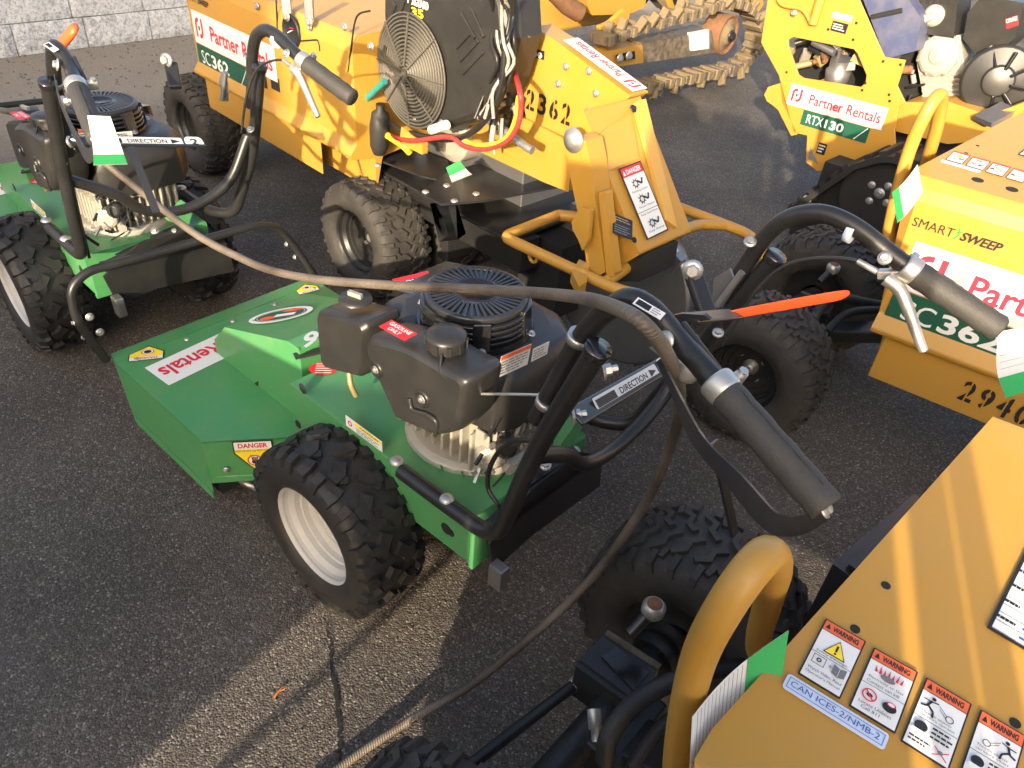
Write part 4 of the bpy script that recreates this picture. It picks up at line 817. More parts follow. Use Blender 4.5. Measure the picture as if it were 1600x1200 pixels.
    for y, sd in ((.07, -1), (.32, -1), (.53, 1), (.78, 1)): wheel(root, (XF if y < .5 else XF, y, .222), .222, .20, .115, sd, 'chev', 'rubber_dusty', 'black', 'zinc', spoke=1)
    mb = MB(); mb.tube([V(XF, .05, .222), V(XF, .8, .222)], .035, 'black', 12); mb.build('front_axle', root)
    # ---- engine
    ye = .10
    out = [F.y(u, v, ye) for u, v in ((604,-95),(594,-40),(594,20),(600,118),(612,160),(640,190),(690,208),(748,188),(776,130),(794,62),(790,5),(770,-60),(700,-110))]
    mb = MB(); c0 = sum(out, V(0, 0, 0))/len(out)
    mb.loft([[c0+(p-c0)*.985+V(0, .13, 0) for p in out], [p+V(0, .05, 0) for p in out], [c0+(p-c0)*.97+V(0, .012, 0) for p in out], [c0+(p-c0)*.90 for p in out]], 'plastic'); eng = mb.build('engine_shroud', root, .01, 2)
    for (u0, v0), (u1, v1) in (((618,5),(605,45)), ((632,0),(618,42)), ((645,-5),(634,38)), ((720,20),(742,60)), ((735,12),(756,58)), ((712,75),(735,50)), ((718,95),(748,62)), ((722,115),(755,80))):
        m_ = MB(); m_.bar(F.y(u0, v0, ye-.002), F.y(u1, v1, ye-.002), .012, .008, 'plastic', (0, 1, 0)); m_.build('rib', eng, .002)
    s = px_sticker(F, ((0, ye, 0), (0, -1, 0)), (636,-8), (670,4), (634,4), None, 0, .004); s.text('VANGUARD', 0, 0, s.w, s.h, 'white', .02); s.build(eng)
    s = px_sticker(F, ((0, ye, 0), (0, -1, 0)), (643,10), (662,16), (642,24), None, 0, .004); s.text('35', 0, 0, s.w, s.h, 'warnyellow', .03); s.build(eng)
    s = px_sticker(F, ((0, ye+.05, 0), (0, -1, 0)), (742,102), (762,100), (732,136), 'offwhite', 0, .01); s.rect(0, 0, s.w*.12, s.h, 'red'); s.lines(s.w*.2, s.h*.1, s.w*.9, s.h*.9, 6); s.build(eng)
    fc = F.y(644, 112, ye-.004); fr_ = .165; mb = MB()
    mb.lathe([(fr_, .004), (fr_*.5, .004), (.001, .004)], fc, (0, -1, 0), 'dark', 36)
    for k in range(15): r = fr_*(1-k/15.5); mb.lathe([(r, .006), (r, .010+.02*(1-r/fr_)), (r-.0042, .010+.02*(1-r/fr_)), (r-.0042, .006)], fc, (0, -1, 0), 'screen', 36, True, False)
    for k in range(8): a = 2*math.pi*k/8; d = V(math.cos(a), 0, math.sin(a)); mb.bar(fc+d*.02+V(0, -.031, 0), fc+d*fr_+V(0, -.012, 0), .005, .004, 'screen')
    mb.build('fan_screen', eng)
    for u, v in ((603,68),(685,88),(687,100),(690,192),(650,185)): bolt(eng, F.y(u, v, ye-.002), (0, -1, 0), .008)
    mb = MB(); mb.box((1.05, .32, .44), (1.55, .62, .80), 'steel'); mb.lathe([(.085, 0), (.085, .16), (.06, .17)], V(1.28, .40, .62), (0, -1, 0), 'alu', 20)
    for k in range(7): mb.box((1.50, .28, .60+.035*k), (1.66, .50, .612+.035*k), 'alu')
    mb.build('engine_block', root, .004)
    rr = random.Random(8); mb = MB()
    for k in range(46):
        p = F.y(rr.uniform(762, 802), rr.uniform(-10, 205), rr.uniform(.12, .24)); e = p+V(rr.uniform(-.05, .05), rr.uniform(-.03, .03), rr.uniform(-.10, .10)); m_ = rr.choice(('alu', 'steel', 'black', 'brass', 'alu')); 
        mb.tube([p, e], rr.uniform(.004, .011), m_, 8) if rr.random() < .6 else mb.bar(p, e, rr.uniform(.012, .03), rr.uniform(.008, .03), m_)
    for k in range(10):
        u0 = rr.uniform(768, 795); pts = [F.y(u0+rr.uniform(-10, 10)-(v > 100)*(v-100)*.35, v, .11+rr.uniform(-.05, .03)) for v in (-10, 30, 65, 100, 140, 185)]; mb.tube(spline(pts, 4), .005, rr.choice(('black', 'alu', 'black')), 6)
    q = mb.build('engine_fittings', root, kind='stuff'); q['only'] = 'D'
    mb = MB(); p0, p1 = F.y(674, 203, ye-.03), F.y(698, 195, ye-.03); mb.tube([p0, p1], .014, 'offwhite', 14); q = mb.build('fuel_filter', root); q['only'] = 'D'
    def hose(pts, r, m_, y=.06, name='battery_cable'):
        o_ = MB(); o_.tube(spline([F.y(p[0], p[1], p[2] if len(p) > 2 else y) for p in pts], 6), r, m_, 10); q_ = o_.build(name, root); q_['only'] = 'D'
    hose([(560,196,.1),(600,208,.1),(640,220,.06),(700,214),(725,228),(755,233),(790,222),(808,198),(814,170),(812,142),(803,108,.2)], .0075, 'hosered'); hose([(590,202,.1),(628,226,.08),(640,238,.1)], .012, 'hoseyellow'); hose([(716,213,.1),(745,226),(785,220),(804,190),(810,150)], .006, 'hoseyellow'); hose([(604,190,.1),(640,208),(700,218),(740,205),(770,170),(785,120),(790,60)], .009, 'black', .08, 'fuel_hose'); hose([(806,104,.2),(798,120,.18),(802,132,.18)], .012, 'hosered')
    hose([(757,184,.2),(790,205,.16),(820,228,.14),(832,235,.14)], .012, 'zinc', .1, 'grease_line')
    m_ = MB(); m_.lathe([(.02, 0), (.032, .03), (.034, .10), (.028, .14), (.014, .15), (.014, .17)], F.y(592, 240, .08), (.1, 0, 1), 'rubber', 14); q = m_.build('lever_boot', root); q['only'] = 'D'
    m_ = MB(); m_.tube([F.y(521, 205, .05), F.y(601, 127, .05)], .010, 'teal', 10); q = m_.build('gas_strut', root); q['only'] = 'D'
    m_ = MB(); m_.box((.70, .10, .45), (1.02, .30, .60), 'black'); m_.prism([F.y(u, v, .09) for u, v in ((635,196),(668,222),(668,240),(632,222))], (0, -.02, 0), 'yellow'); m_.build('battery_tray', root, .004)
    # ---- boom and cutter guard
    yb = .27; mb = MB()
    face = [F.y(u, v, yb) for u, v in ((815,70),(830,40),(866,62),(985,150),(944,190),(908,205),(900,222),(822,184),(812,120))]
    mb.prism(face, (0, .075, 0), 'yellow'); boom = mb.build('boom_cover', root, .008)
    s = px_sticker(F, ((0, yb, 0), (0, -1, 0)), (822,137), (897,166), (818,168), None); stencil(root, s, '2362'); root.children[-1]['only'] = 'D'
    s = px_sticker(F, ((0, yb, 0), (0, -1, 0)), (824,72), (851,80), (824,86), 'ink'); s.rect(s.w*.05, s.h*.6, s.w*.4, s.h*.75, 'offwhite'); s.ring(s.w*.48, s.h*.4, s.w*.06, s.w*.12, 'offwhite'); s.ring(s.w*.76, s.h*.4, s.w*.06, s.w*.12, 'offwhite'); s.rect(s.w*.05, s.h*.3, s.w*.9, s.h*.45, 'offwhite'); s.build(boom)
    a, b_ = F.y(872, 66, yb), F.y(982, 148, yb); u = (a-b_).normalized(); s = Sticker((a-b_).length*.98, .060, 'white').place(b_+V(0, .018, 0)+u.cross(V(0, 1, 0))*-.0095*0+V(0, 0, .0085), u, V(0, -1, 0)); s.O = b_+V(0, .069, .0)+V(.0055, 0, .008); s.mb = MB(); s._base(); brand(s, .012, .008, .042); s.text('Partner Rentals', .07, .013, s.w-.09, .034, 'brandred', .022); s.build(boom)
    for u, v in ((884,104),(872,131),(920,111),(931,146),(919,174),(923,191),(940,206),(932,227)): bolt(root, F.y(u, v, yb-.004), (0, -1, 0), .0075)
    mb = MB(); mb.prism([F.y(u, v, yb-.01) for u, v in ((628,168),(645,152),(720,172),(822,186),(898,226),(888,300),(850,285),(752,238),(700,212))], (0, .14, 0), 'yellow'); bm = mb.build('boom', root, .008)
    mb = MB(); mb.prism([F.y(u, v, .02) for u, v in ((884,222),(900,212),(915,220),(922,250),(946,425),(922,438),(905,345),(890,270))], (0, .06, 0), 'yellow'); mb.prism([F.y(u, v, .015) for u, v in ((935,300),(944,300),(960,430),(948,434))], (0, .03, 0), 'yellow'); pil = mb.build('swing_pillar', root, .006)
    p = F.y(897, 219, .018); mb = MB(); mb.lathe([(.030, 0), (.030, .006), (.018, .008), (.016, .016), (.001, .016)], p, (0, -1, 0), 'zinc', 20); mb.build('pivot_pin', pil)
    gn = V(.77, 0, .64).normalized(); gp = V(1.954, .27, .921); GP = (gp, gn); G_ = lambda u, v, off=0.: F.pl(u, v, gp+gn*off, gn)
    mb = MB(); q0 = [V(1.955, 0, .920), V(2.198, 0, .628), V(2.15, 0, .575), V(2.06, 0, .60), V(1.945, 0, .80), V(1.925, 0, .895)]
    mb.prism([p+V(0, .085, 0) for p in q0], (0, .225, 0), 'yellow'); gd = mb.build('cutter_guard', root, .006, 2)
    mb = MB(); mb.prism([G_(u, v, .002) for u, v in ((987,163),(1004,157),(1053,358),(1036,346))], gn*.012, 'yellow_pale'); mb.build('rim_strip', gd, .003)
    mb = MB(); mb.prism([G_(u, v, .002) for u, v in ((924,225),(946,200),(984,178),(996,248),(930,276))], gn*.006, 'yellow'); mb.build('guard_plate', gd, .002); bolt(gd, G_(989, 170, .014), gn, .008, BBOLT)
    s = px_sticker(F, GP, (966,264), (1000,251), (1018,372), 'ink', 0, .009); W_, H_ = s.w, s.h; e = W_*.04; s.rect(e, e, W_-e, H_-e, 'white'); s.rect(e, H_*.86, W_-e, H_-e, 'red'); s.text('DANGER', W_*.24, H_*.885, W_*.66, H_*.07, 'white', .03); s.poly([(W_*.08, H_*.885), (W_*.2, H_*.885), (W_*.14, H_*.955)], 'white'); s.rect(0, H_*.36, W_, H_*.367, 'ink')
    for cy_, tx in ((.74, 'Rotating Cutter'), (.52, 'Thrown Objects'), (.18, 'Stay Away')):
        for k in range(8): a_ = k*.785; s.poly([(W_*(.42+.10*math.cos(a_)), H_*cy_+W_*.10*math.sin(a_)), (W_*(.42+.17*math.cos(a_+.2)), H_*cy_+W_*.17*math.sin(a_+.2)), (W_*(.42+.10*math.cos(a_+.5)), H_*cy_+W_*.10*math.sin(a_+.5))], 'ink')
        s.ring(W_*.42, H_*cy_, W_*.07, W_*.10, 'ink'); s.stroke([(W_*.5, H_*(cy_+.03)), (W_*.68, H_*(cy_-.02)), (W_*.76, H_*(cy_+.05))], W_*.06, 'ink'); s.text(tx, W_*.14, H_*(cy_-.115), W_*.72, H_*.034)
    s.text('Keep Guard Down', W_*.1, H_*.305, W_*.78, H_*.034); s.build(gd)
    s = px_sticker(F, GP, (958,333), (988,345), (955,363), 'ink', 0, .003); s.lines(s.w*.08, s.h*.68, s.w*.9, s.h*.92, 2, 'brass'); s.lines(s.w*.08, s.h*.08, s.w*.9, s.h*.55, 4, 'greyink'); s.build(gd)
    h = MB(); h.lathe([(.008, .0), (.008, .001)], G_(991, 375, .0005), gn, 'dark', 12, False); h.build('hole', gd)
    # cutter wheel and black chip curtain below the guard
    mb = MB(); mb.lathe([(.27, -.02), (.28, -.015), (.28, .015), (.27, .02)], V(1.93, .40, .32), (0, 1, 0), 'steel', 32)
    for k in range(10): a = 2*math.pi*k/10; mb.bar(V(1.93, .36 if k % 2 else .44, .32)+V(.24*math.cos(a), 0, .24*math.sin(a)), V(1.93, .36 if k % 2 else .44, .32)+V(.30*math.cos(a+.1), 0, .30*math.sin(a+.1)), .03, .03, 'steel')
    mb.build('cutter_wheel', root); mb = MB(); mb.prism([F.y(u, v, .10) for u, v in ((952,370),(1005,402),(1000,440),(958,440))], (0, .15, 0), 'rubber'); mb.build('chip_curtain', root); mb = MB(); mb.box((1.62, .26, .16), (1.80, .55, .42), 'dark'); mb.build('cutter_hub_box', root)
    # yellow tube frame round the cutter
    zf = .56; mb = MB(); tp_ = lambda u, v, z=zf: F.z(u, v, z)
    mb.tube(bend([tp_(872,336), tp_(786,370), tp_(962,452), tp_(1000,462)], .03, 4), .0155, 'yellow', 12); mb.tube(bend([tp_(945,442), tp_(1060,362,.585), tp_(1095,350,.57), tp_(1135,352)], .06, 5), .0155, 'yellow', 12); mb.tube(bend([tp_(1045,318), tp_(1135,352), tp_(1170,366), tp_(1192,392), tp_(1196,420,.50)], .05, 5), .0155, 'yellow', 12); mb.tube([tp_(872,336), tp_(880,332)+V(.15, .1, 0)], .0165, 'yellow', 12); tf = mb.build('guard_frame', root)
    mb = MB(); mb.prism([F.y(u, v, .0) for u, v in ((898,345),(915,322),(928,326),(924,372),(915,390),(908,372),(900,358))], (0, -.012, 0), 'yellow'); mb.prism([F.z(u, v, .57) for u, v in ((893,425),(905,405),(921,412),(917,440),(905,448))], (0, 0, -.03), 'yellow'); mb.build('latch_pin', tf, .003)
    mb = MB(); cc = tp_(833, 402, .53); mb.tube([cc+V(.014*math.cos(a), 0, .014*math.sin(a)) for a in [2*math.pi*k/14 for k in range(15)]], .005, 'yellow', 8); mb.build('chain_loop', tf)
    return root
def anchor_copy(src, fr, label):
    o = copy_tree(src, None, ('D',)); o.location = fr.o; o.rotation_euler = (0, 0, fr.yaw); o['label'] = label; return o

# ================================================================== TRACKED TRENCHER (upper right)
FR = frame_from(1262, 258, (0, 0, .27), R(-42))
def track_belt(root, F, xs, y0, y1, m='rubber', lug=.012):
    """closed belt round a list of (x, z) hull points"""
    P = bend([V(x, 0, z) for x, z in xs]+[V(*((xs[0][0], 0, xs[0][1]))), V(xs[1][0], 0, xs[1][1])], .11, 7)[8:-1]; n = len(P); c0 = sum(P, V(0, 0, 0))/n
    inn = []
    for i, p in enumerate(P):
        t = (P[(i+1) % n]-P[i-1]).normalized(); nn = V(t.z, 0, -t.x); nn = -nn if nn.dot(p-c0) < 0 else nn; inn.append(p-nn*.025)
    mb = MB(); rings = [[V(p.x, y0, p.z) for p in P], [V(p.x, y1, p.z) for p in P], [V(p.x, y1, p.z) for p in inn], [V(p.x, y0, p.z) for p in inn], [V(p.x, y0, p.z) for p in P]]
    mb.loft(rings, m, False, False)
    L = 0
    for i in range(n):
        a, b_ = P[i], P[(i+1) % n]; seg = (b_-a).length; t = (b_-a).normalized(); nn = V(t.z, 0, -t.x); nn = -nn if nn.dot(a-c0) < 0 else nn
        k = 0.
        while L+(seg-k) >= .06:
            k += .06-L; L = 0; q = a+t*k+nn*.008; mb.bar(V(q.x, y0+.01, q.z), V(q.x, y1-.01, q.z), .028, .02, m, nn)
        L += seg-k
    return mb.build('rubber_track', root)
def build_trencher():
    F = FR; root = thing('tracked_trencher', 'yellow tracked trencher lettered RTX 130 with grey petrol engine, upper right', 'trencher', F)
    pl = [F.y(u, v, 0) for u, v in ((1204,-30),(1189,67),(1217,118),(1240,207),(1261,212),(1259,253),(1277,268),(1330,262),(1400,240),(1398,201),(1404,167),(1415,161),(1402,134),(1415,94),(1382,89),(1330,-30))]
    hole = [F.y(u, v, 0) for u, v in ((1232,72),(1232,62),(1240,58),(1334,77),(1340,84),(1354,118),(1352,130),(1345,136),(1256,122),(1248,117))]
    # plate as a ring strip: outer polygon joined to the hole by a bridge
    mb = MB(); k0 = min(range(len(pl)), key=lambda i: (pl[i]-hole[0]).length); po = pl[k0:]+pl[:k0+1]; poly = po+[hole[0]]+hole[1:][::1][::-1]+[hole[0]]
    # choose opposite winding for the hole
    def area(P): return sum(P[i].x*P[(i+1) % len(P)].z-P[(i+1) % len(P)].x*P[i].z for i in range(len(P)))
    h2 = hole if area(hole)*area(pl) < 0 else [hole[0]]+hole[1:][::-1]
    poly = po+h2+[h2[0]]
    import bmesh
    bm = bmesh.new(); ov = [bm.verts.new(p) for p in pl]; hv = [bm.verts.new(p) for p in hole]
    es = [bm.edges.new((ov[i], ov[(i+1) % len(ov)])) for i in range(len(ov))]+[bm.edges.new((hv[i], hv[(i+1) % len(hv)])) for i in range(len(hv))]
    bmesh.ops.triangle_fill(bm, use_beauty=True, use_dissolve=False, edges=es)
    ext = bmesh.ops.extrude_face_region(bm, geom=bm.faces[:]); bmesh.ops.translate(bm, verts=[q for q in ext['geom'] if isinstance(q, bmesh.types.BMVert)], vec=(0, .008, 0)); bmesh.ops.recalc_face_normals(bm, faces=bm.faces[:])
    me = bpy.data.meshes.new('side_plate'); bm.to_mesh(me); bm.free(); me.materials.append(MATS['yellow']); sp = link('side_plate', me, root, .002)
    for u, v in ((1229,113),(1272,30),(1333,62),(1338,36),(1380,96),(1407,101),(1352,130),(1347,141),(1389,148),(1390,158),(1294,46)):
        h = MB(); h.lathe([(.006, 0), (.006, .001)], F.y(u, v, -.0004), (0, -1, 0), 'dark', 10, False); h.build('hole', sp)
    # stickers
    a, b_, c = F.y(1240, 130, -.001), F.y(1391, 170, -.001), F.y(1229, 162, -.001)
    u = (b_-a).normalized(); vv = (a-c); hh = (vv-u*vv.dot(u)).length; rental_sticker(sp, c, u, vv, (b_-a).length, hh, 'RTX', '130', (b_-a).length*.70, off=u*.09)
    for A, B, C_, m_ in (((1302,18),(1333,25),(1301,28),'offwhite'), ((1302,32),(1326,38),(1300,48),'ink')):
        s = px_sticker(F, ((0, 0, 0), (0, -1, 0)), A, B, C_, m_); s.lines(s.w*.08, s.h*.15, s.w*.92, s.h*.85, 2 if m_ == 'offwhite' else 3, 'greyink' if m_ == 'offwhite' else 'offwhite'); s.build(sp)
    s = px_sticker(F, ((0, 0, 0), (0, -1, 0)), (1280,222), (1293,226), (1279,240), 'ink'); s.lines(s.w*.1, s.h*.1, s.w*.9, s.h*.9, 3, 'offwhite'); s.build(sp)
    s = px_sticker(F, ((0, 0, 0), (0, -1, 0)), (1266,228), (1280,230), (1266,254), None); s.poly([(0, s.h), (0, s.h*.2), (s.w*1.2, 0)][::-1], 'greyink'); s.build(sp)
    # tow lug, lower arm
    m_ = MB(); m_.prism([F.y(u, v, .0) for u, v in ((1194,148),(1200,136),(1219,130),(1222,160),(1246,210),(1236,212),(1216,172),(1208,165),(1198,158))], (0, .03, 0), 'yellow'); m_.build('lift_arm', root, .004)
    m_ = MB(); m_.box((.05, .03, .30), (.75, .42, .48), 'dark'); m_.prism([F.y(u, v, .06) for u, v in ((1396,180),(1410,160),(1480,158),(1545,180),(1600,160),(1600,215),(1480,225),(1400,205))], (0, .35, 0), 'yellow'); m_.build('engine_deck', root, .006)
    m_ = MB(); m_.prism([F.y(u, v, .10) for u, v in ((1345,-10),(1384,92),(1430,80),(1440,30),(1412,-12))], (0, .3, 0), 'blue'); m_.bar(F.y(1360, 27, .095), F.y(1410, 16, .095), .02, .006, 'dark', (0, 1, 0)); m_.build('side_tank', root, .01)
    # inside clutter seen through the hole
    rr = random.Random(12); m_ = MB()
    for k in range(40):
        p = V(rr.uniform(-.28, .20), rr.uniform(.05, .25), rr.uniform(.62, .86)); e = p+V(rr.uniform(-.12, .12), rr.uniform(-.05, .05), rr.uniform(-.06, .06)); t_ = rr.choice(('alu', 'steel', 'black', 'brass', 'rust', 'black')); m_.tube([p, e], rr.uniform(.005, .018), t_, 8) if rr.random() < .6 else m_.bar(p, e, rr.uniform(.02, .05), rr.uniform(.02, .05), t_)
    m_.lathe([(.05, 0), (.055, .05), (.045, .06), (.045, .10)], V(-.03, .09, .63), (0, -.2, 1), 'steel', 18); m_.box((-.35, .28, .5), (.3, .34, .95), 'dark'); m_.build('valve_gear', root, kind='stuff')
    m_ = MB(); m_.tube(bend([F.y(u, v, -.02) for u, v in ((1210,-25),(1218,8),(1256,14),(1268,38))], .03, 4), .009, 'yellow', 8); m_.tube([F.y(1288, -20, -.02), F.y(1270, 38, -.02)], .02, 'yellow', 10); m_.build('control_rod', root); bolt(root, F.y(1240, 20, -.01), (0, -1, 0), .012)
    # track with road wheels
    y0, y1 = -.26, -.04; hull = [(.07, .12), (.20, .36), (.40, .505), (.52, .50), (.98, .30), (1.02, .10), (.95, .02), (.15, .02)]
    tk = track_belt(root, F, hull, y0, y1)
    m_ = MB(); m_.lathe([(.17, 0), (.17, .12), (.16, .13)], V(.43, y0+.04, .31), (0, 1, 0), 'rubber', 28); m_.box((.15, y0+.06, .07), (.95, y1-.02, .38), 'dark'); m_.lathe([(.07, 0), (.07, .1)], V(.16, y0+.03, .14), (0, 1, 0), 'black', 20); m_.lathe([(.07, 0), (.07, .1)], V(.92, y0+.03, .14), (0, 1, 0), 'black', 20); dr = m_.build('drive_sprocket', root)
    cc = F.y(1374, 302, y0+.04)
    for u, v in ((1362,289),(1388,291),(1358,314),(1385,317)): bolt(dr, F.y(u, v, y0+.04), (0, -1, 0), .012)
    bolt(dr, cc, (0, -1, 0), .017); bolt(dr, F.y(1260, 313, y0+.02), (0, -1, 0), .017)
    m_ = MB(); m_.box((.30, .0, .16), (.95, .44, .46), 'black'); m_.build('chassis', root, .01)
    # engine: block, timing case, shroud, tank, recoil
    ye = .22; m_ = MB(); m_.prism([F.y(u, v, ye) for u, v in ((1438,60),(1500,55),(1508,110),(1500,165),(1445,165),(1432,95))], (0, .22, 0), 'alu')
    for k in range(6): m_.bar(F.y(1440, 118+8*k, ye-.006), F.y(1500, 116+8*k, ye-.006), .012, .008, 'alu', (0, 1, 0))
    c_ = F.y(1468, 86, ye); m_.lathe([(.085, -.01), (.085, .02), (.07, .028), (.04, .03), (.02, .034), (.001, .034)], c_, (0, -1, 0), 'alu', 9, False); m_.lathe([(.035, .03), (.03, .036), (.001, .036)], c_, (0, -1, 0), 'alu', 20); eb = m_.build('engine_block', root, .004)
    for k in range(7): a = 2*math.pi*k/7; bolt(eb, c_+V(.078*math.cos(a), -.018, .078*math.sin(a)), (0, -1, 0), .007)
    m_ = MB(); m_.prism([F.y(u, v, ye-.03) for u, v in ((1434,-30),(1500,-25),(1490,60),(1425,50))], (0, .16, 0), 'plastic'); mf = m_.build('muffler_shield', root, .01)
    for k in range(5): m_ = MB(); m_.bar(F.y(1440+k*11, -4, ye-.032), F.y(1438+k*11, 6, ye-.032), .012, .004, 'dark', (0, 1, 0)); m_.build('vent', mf)
    m_ = MB(); c2 = F.y(1460, 24, ye-.03); m_.lathe([(.04, 0), (.042, .012), (.03, .016), (.02, .02), (.001, .012)], c2, (0, -1, 0), 'alu', 22); m_.tube([c2+V(0, -.012, 0), c2+V(-.03, -.05, -.02)], .016, 'alu', 12); m_.build('exhaust_outlet', mf)
    m_ = MB(); tk_ = [F.y(u, v, ye-.02) for u, v in ((1512,20),(1535,-8),(1600,5),(1585,60),(1545,95),(1520,80),(1505,62))]; m_.prism(tk_, (0, .2, 0), 'plastic'); ft = m_.build('fuel_tank', root, .015, 3)
    s = px_sticker(F, ((0, ye-.02, 0), (0, -1, 0)), (1571,30), (1590,24), (1569,46), 'red', 0, .003); s.text('CRUISE', s.w*.05, s.h*.55, s.w*.9, s.h*.4, 'white', .02); s.build(ft)
    m_ = MB(); c3 = F.y(1558, 125, ye-.03); m_.lathe([(.13, -.06), (.135, .02), (.125, .034), (.06, .042), (.055, .052), (.001, .053)], c3, (.35, -1, .1), 'plastic', 28)
    for k in range(9): a_ = 2*math.pi*k/9; m_.bar(c3+V(.05*math.cos(a_)+.014, -.046, .05*math.sin(a_)), c3+V(.12*math.cos(a_)+.012, -.036, .12*math.sin(a_)), .012, .012, 'gloss_black')
    m_.build('recoil_starter', root, .003)
    rr = random.Random(5); m_ = MB()
    for k in range(30):
        p = F.y(rr.uniform(1420, 1600), rr.uniform(70, 170), ye+rr.uniform(-.03, .1)); e = p+V(rr.uniform(-.07, .07), rr.uniform(-.03, .03), rr.uniform(-.06, .06)); m_.tube([p, e], rr.uniform(.004, .012), rr.choice(('alu', 'black', 'steel', 'brass', 'rust')), 7)
    m_.build('engine_fittings', root, kind='stuff')
    m_ = MB(); m_.bar(F.y(1535, 190, .0), F.y(1578, 168, .1), .09, .02, 'steel'); m_.build('foot_plate', root)
    return root

# ================================================================== TRENCHER WITH DIGGING CHAIN (top centre)
FT = Fr(at_z(905, 150, .36)[:2], R(47))
def build_boom():
    p0 = at_z(940, 104, .36); p1 = at_z(1138, 58, .36); yaw = math.atan2((p1-p0).y, (p1-p0).x); F = Fr(p0[:2], yaw)
    root = thing('chain_trencher', 'mud caked digging chain boom of a yellow trencher parked at the back', 'trencher', F); L = (p1-p0).length; n = V(0, -1, 0)
    PY = lambda u, v, y=0.: F.y(u, v, y)
    m_ = MB(); m_.prism([PY(u, v) for u, v in ((950,80),(1005,70),(1006,98),(952,106)) ], (0, .12, 0), 'yellow'); m_.prism([PY(u, v, -.01) for u, v in ((1005,68),(1112,48),(1118,82),(1008,98))], (0, .14, 0), 'wornblack'); m_.prism([PY(u, v, -.02) for u, v in ((1078,52),(1108,46),(1108,76),(1080,80))], (0, .02, 0), 'offwhite'); m_.prism([PY(u, v, -.02) for u, v in ((930,88),(955,80),(960,108),(936,112))], (0, .14, 0), 'yellow'); bm = m_.build('boom_arm', root, .006)
    m_ = MB(); m_.prism([PY(u, v, -.024) for u, v in ((963,86),(992,80),(993,92),(965,96))], (0, .004, 0), 'dark'); m_.build('slot', bm)
    for u, v in ((968,91),(982,87)): bolt(bm, PY(u, v, -.025), (0, -1, 0), .02)
    c = PY(1138, 55, -.02); rS = (PY(1138, 28, -.02)-c).length
    m_ = MB(); m_.lathe([(rS, -.14), (rS, .0), (rS*.93, .004), (rS*.86, -.012)], c, (0, -1, 0), 'rust', 30); m_.lathe([(rS*.85, -.014), (rS*.5, .0), (rS*.45, .012), (rS*.2, .02), (.001, .02)], c, (0, -1, 0), 'mudsteel', 24); sp = m_.build('end_roller', root); bolt(sp, c+V(0, -.02, 0), (0, -1, 0), .03, BBOLT)
    # chain links and digging teeth round the boom
    path = [PY(u, v, .05) for u, v in ((935,62),(1000,40),(1080,18),(1130,4),(1160,10),(1178,34),(1182,60),(1172,84),(1140,106),(1080,118),(1000,134),(930,142))]; path = spline(path, 10)
    d = 0; last = path[0]; i = 0; step = .10
    while i < len(path)-1:
        a, b_ = path[i], path[i+1]
        if (b_-last).length >= step:
            m_ = MB(); t = (b_-last).normalized(); nn = V(t.z, 0, -t.x); nn = nn if nn.dot(last-c) > 0 else -nn
            mid = (last+b_)/2; out = (mid-PY(1050, 75, .05)); nn = V(-t.z, 0, t.x); nn = nn if nn.dot(out) > 0 else -nn
            k = random.random(); m_.bar(last+t*step*.1, last+t*step*(.5+.2*k), .15, .05+.03*k, random.choice(('mudsteel', 'mudsteel', 'wornblack')), nn); m_.bar(last-V(0, .055, 0), last+t*step-V(0, .055, 0), .018, .05, 'wornblack', nn); m_.bar(last+V(0, .055, 0), last+t*step+V(0, .055, 0), .018, .05, 'wornblack', nn)
            m_.bar(mid+V(0, -.06+.12*k, 0), mid+V(0, -.10+.2*k, 0)+nn*(.07+.03*k)+t*.03, .05, .03, 'mudsteel', t)
            m_.build('chain_link', root, .006); last = b_
        i += 1
    # crumber / body behind, yellow
    m_ = MB(); m_.prism([PY(u, v, .2) for u, v in ((905,-25),(1012,-25),(1008,10),(985,22),(925,24),(918,8))], (0, .4, 0), 'yellow'); m_.prism([PY(u, v, .1) for u, v in ((975,16),(985,14),(980,45),(962,52),(940,60),(938,42),(955,34))], (0, .03, 0), 'yellow'); m_.build('body', root, .01)
    m_ = MB(); m_.tube([PY(858, -20, .25), PY(885, 8, .22), PY(905, 20, .2)], .05, 'rust', 12); m_.tube([PY(880, -40, .3), PY(912, 4, .3)], .045, 'warnorange', 12); m_.build('hydraulic_cylinder', root)
    m_ = MB(); m_.box((-.9, .25, .02), (-.1, .7, .42), 'dark'); m_.box((-1.0, .5, .42), (.9, 1.1, .75), 'yellow_pale'); m_.build('chassis', root, .02)
    m_ = MB(); tyre(m_, V(-.45, .1, .28), .28, .22, .13, 'chev', 'rubber_dusty'); m_.lathe([(.13, -.02), (.1, -.05), (.02, -.05)], V(-.45, .0, .28), (0, -1, 0), 'yellow', 20); m_.build('wheel', root)
    # far body parts right up to the yellow machine beside it
    rr = random.Random(21); m_ = MB()
    for k in range(26):
        p = PY(rr.uniform(1000, 1190), rr.uniform(-30, 8), .35); m_.bar(p, p+V(rr.uniform(-.2, .2), 0, rr.uniform(-.12, .12)), rr.uniform(.03, .08), rr.uniform(.03, .09), rr.choice(('black', 'yellow', 'steel', 'mudsteel', 'black')))
    m_.build('frame_fittings', root, kind='stuff')
    return root

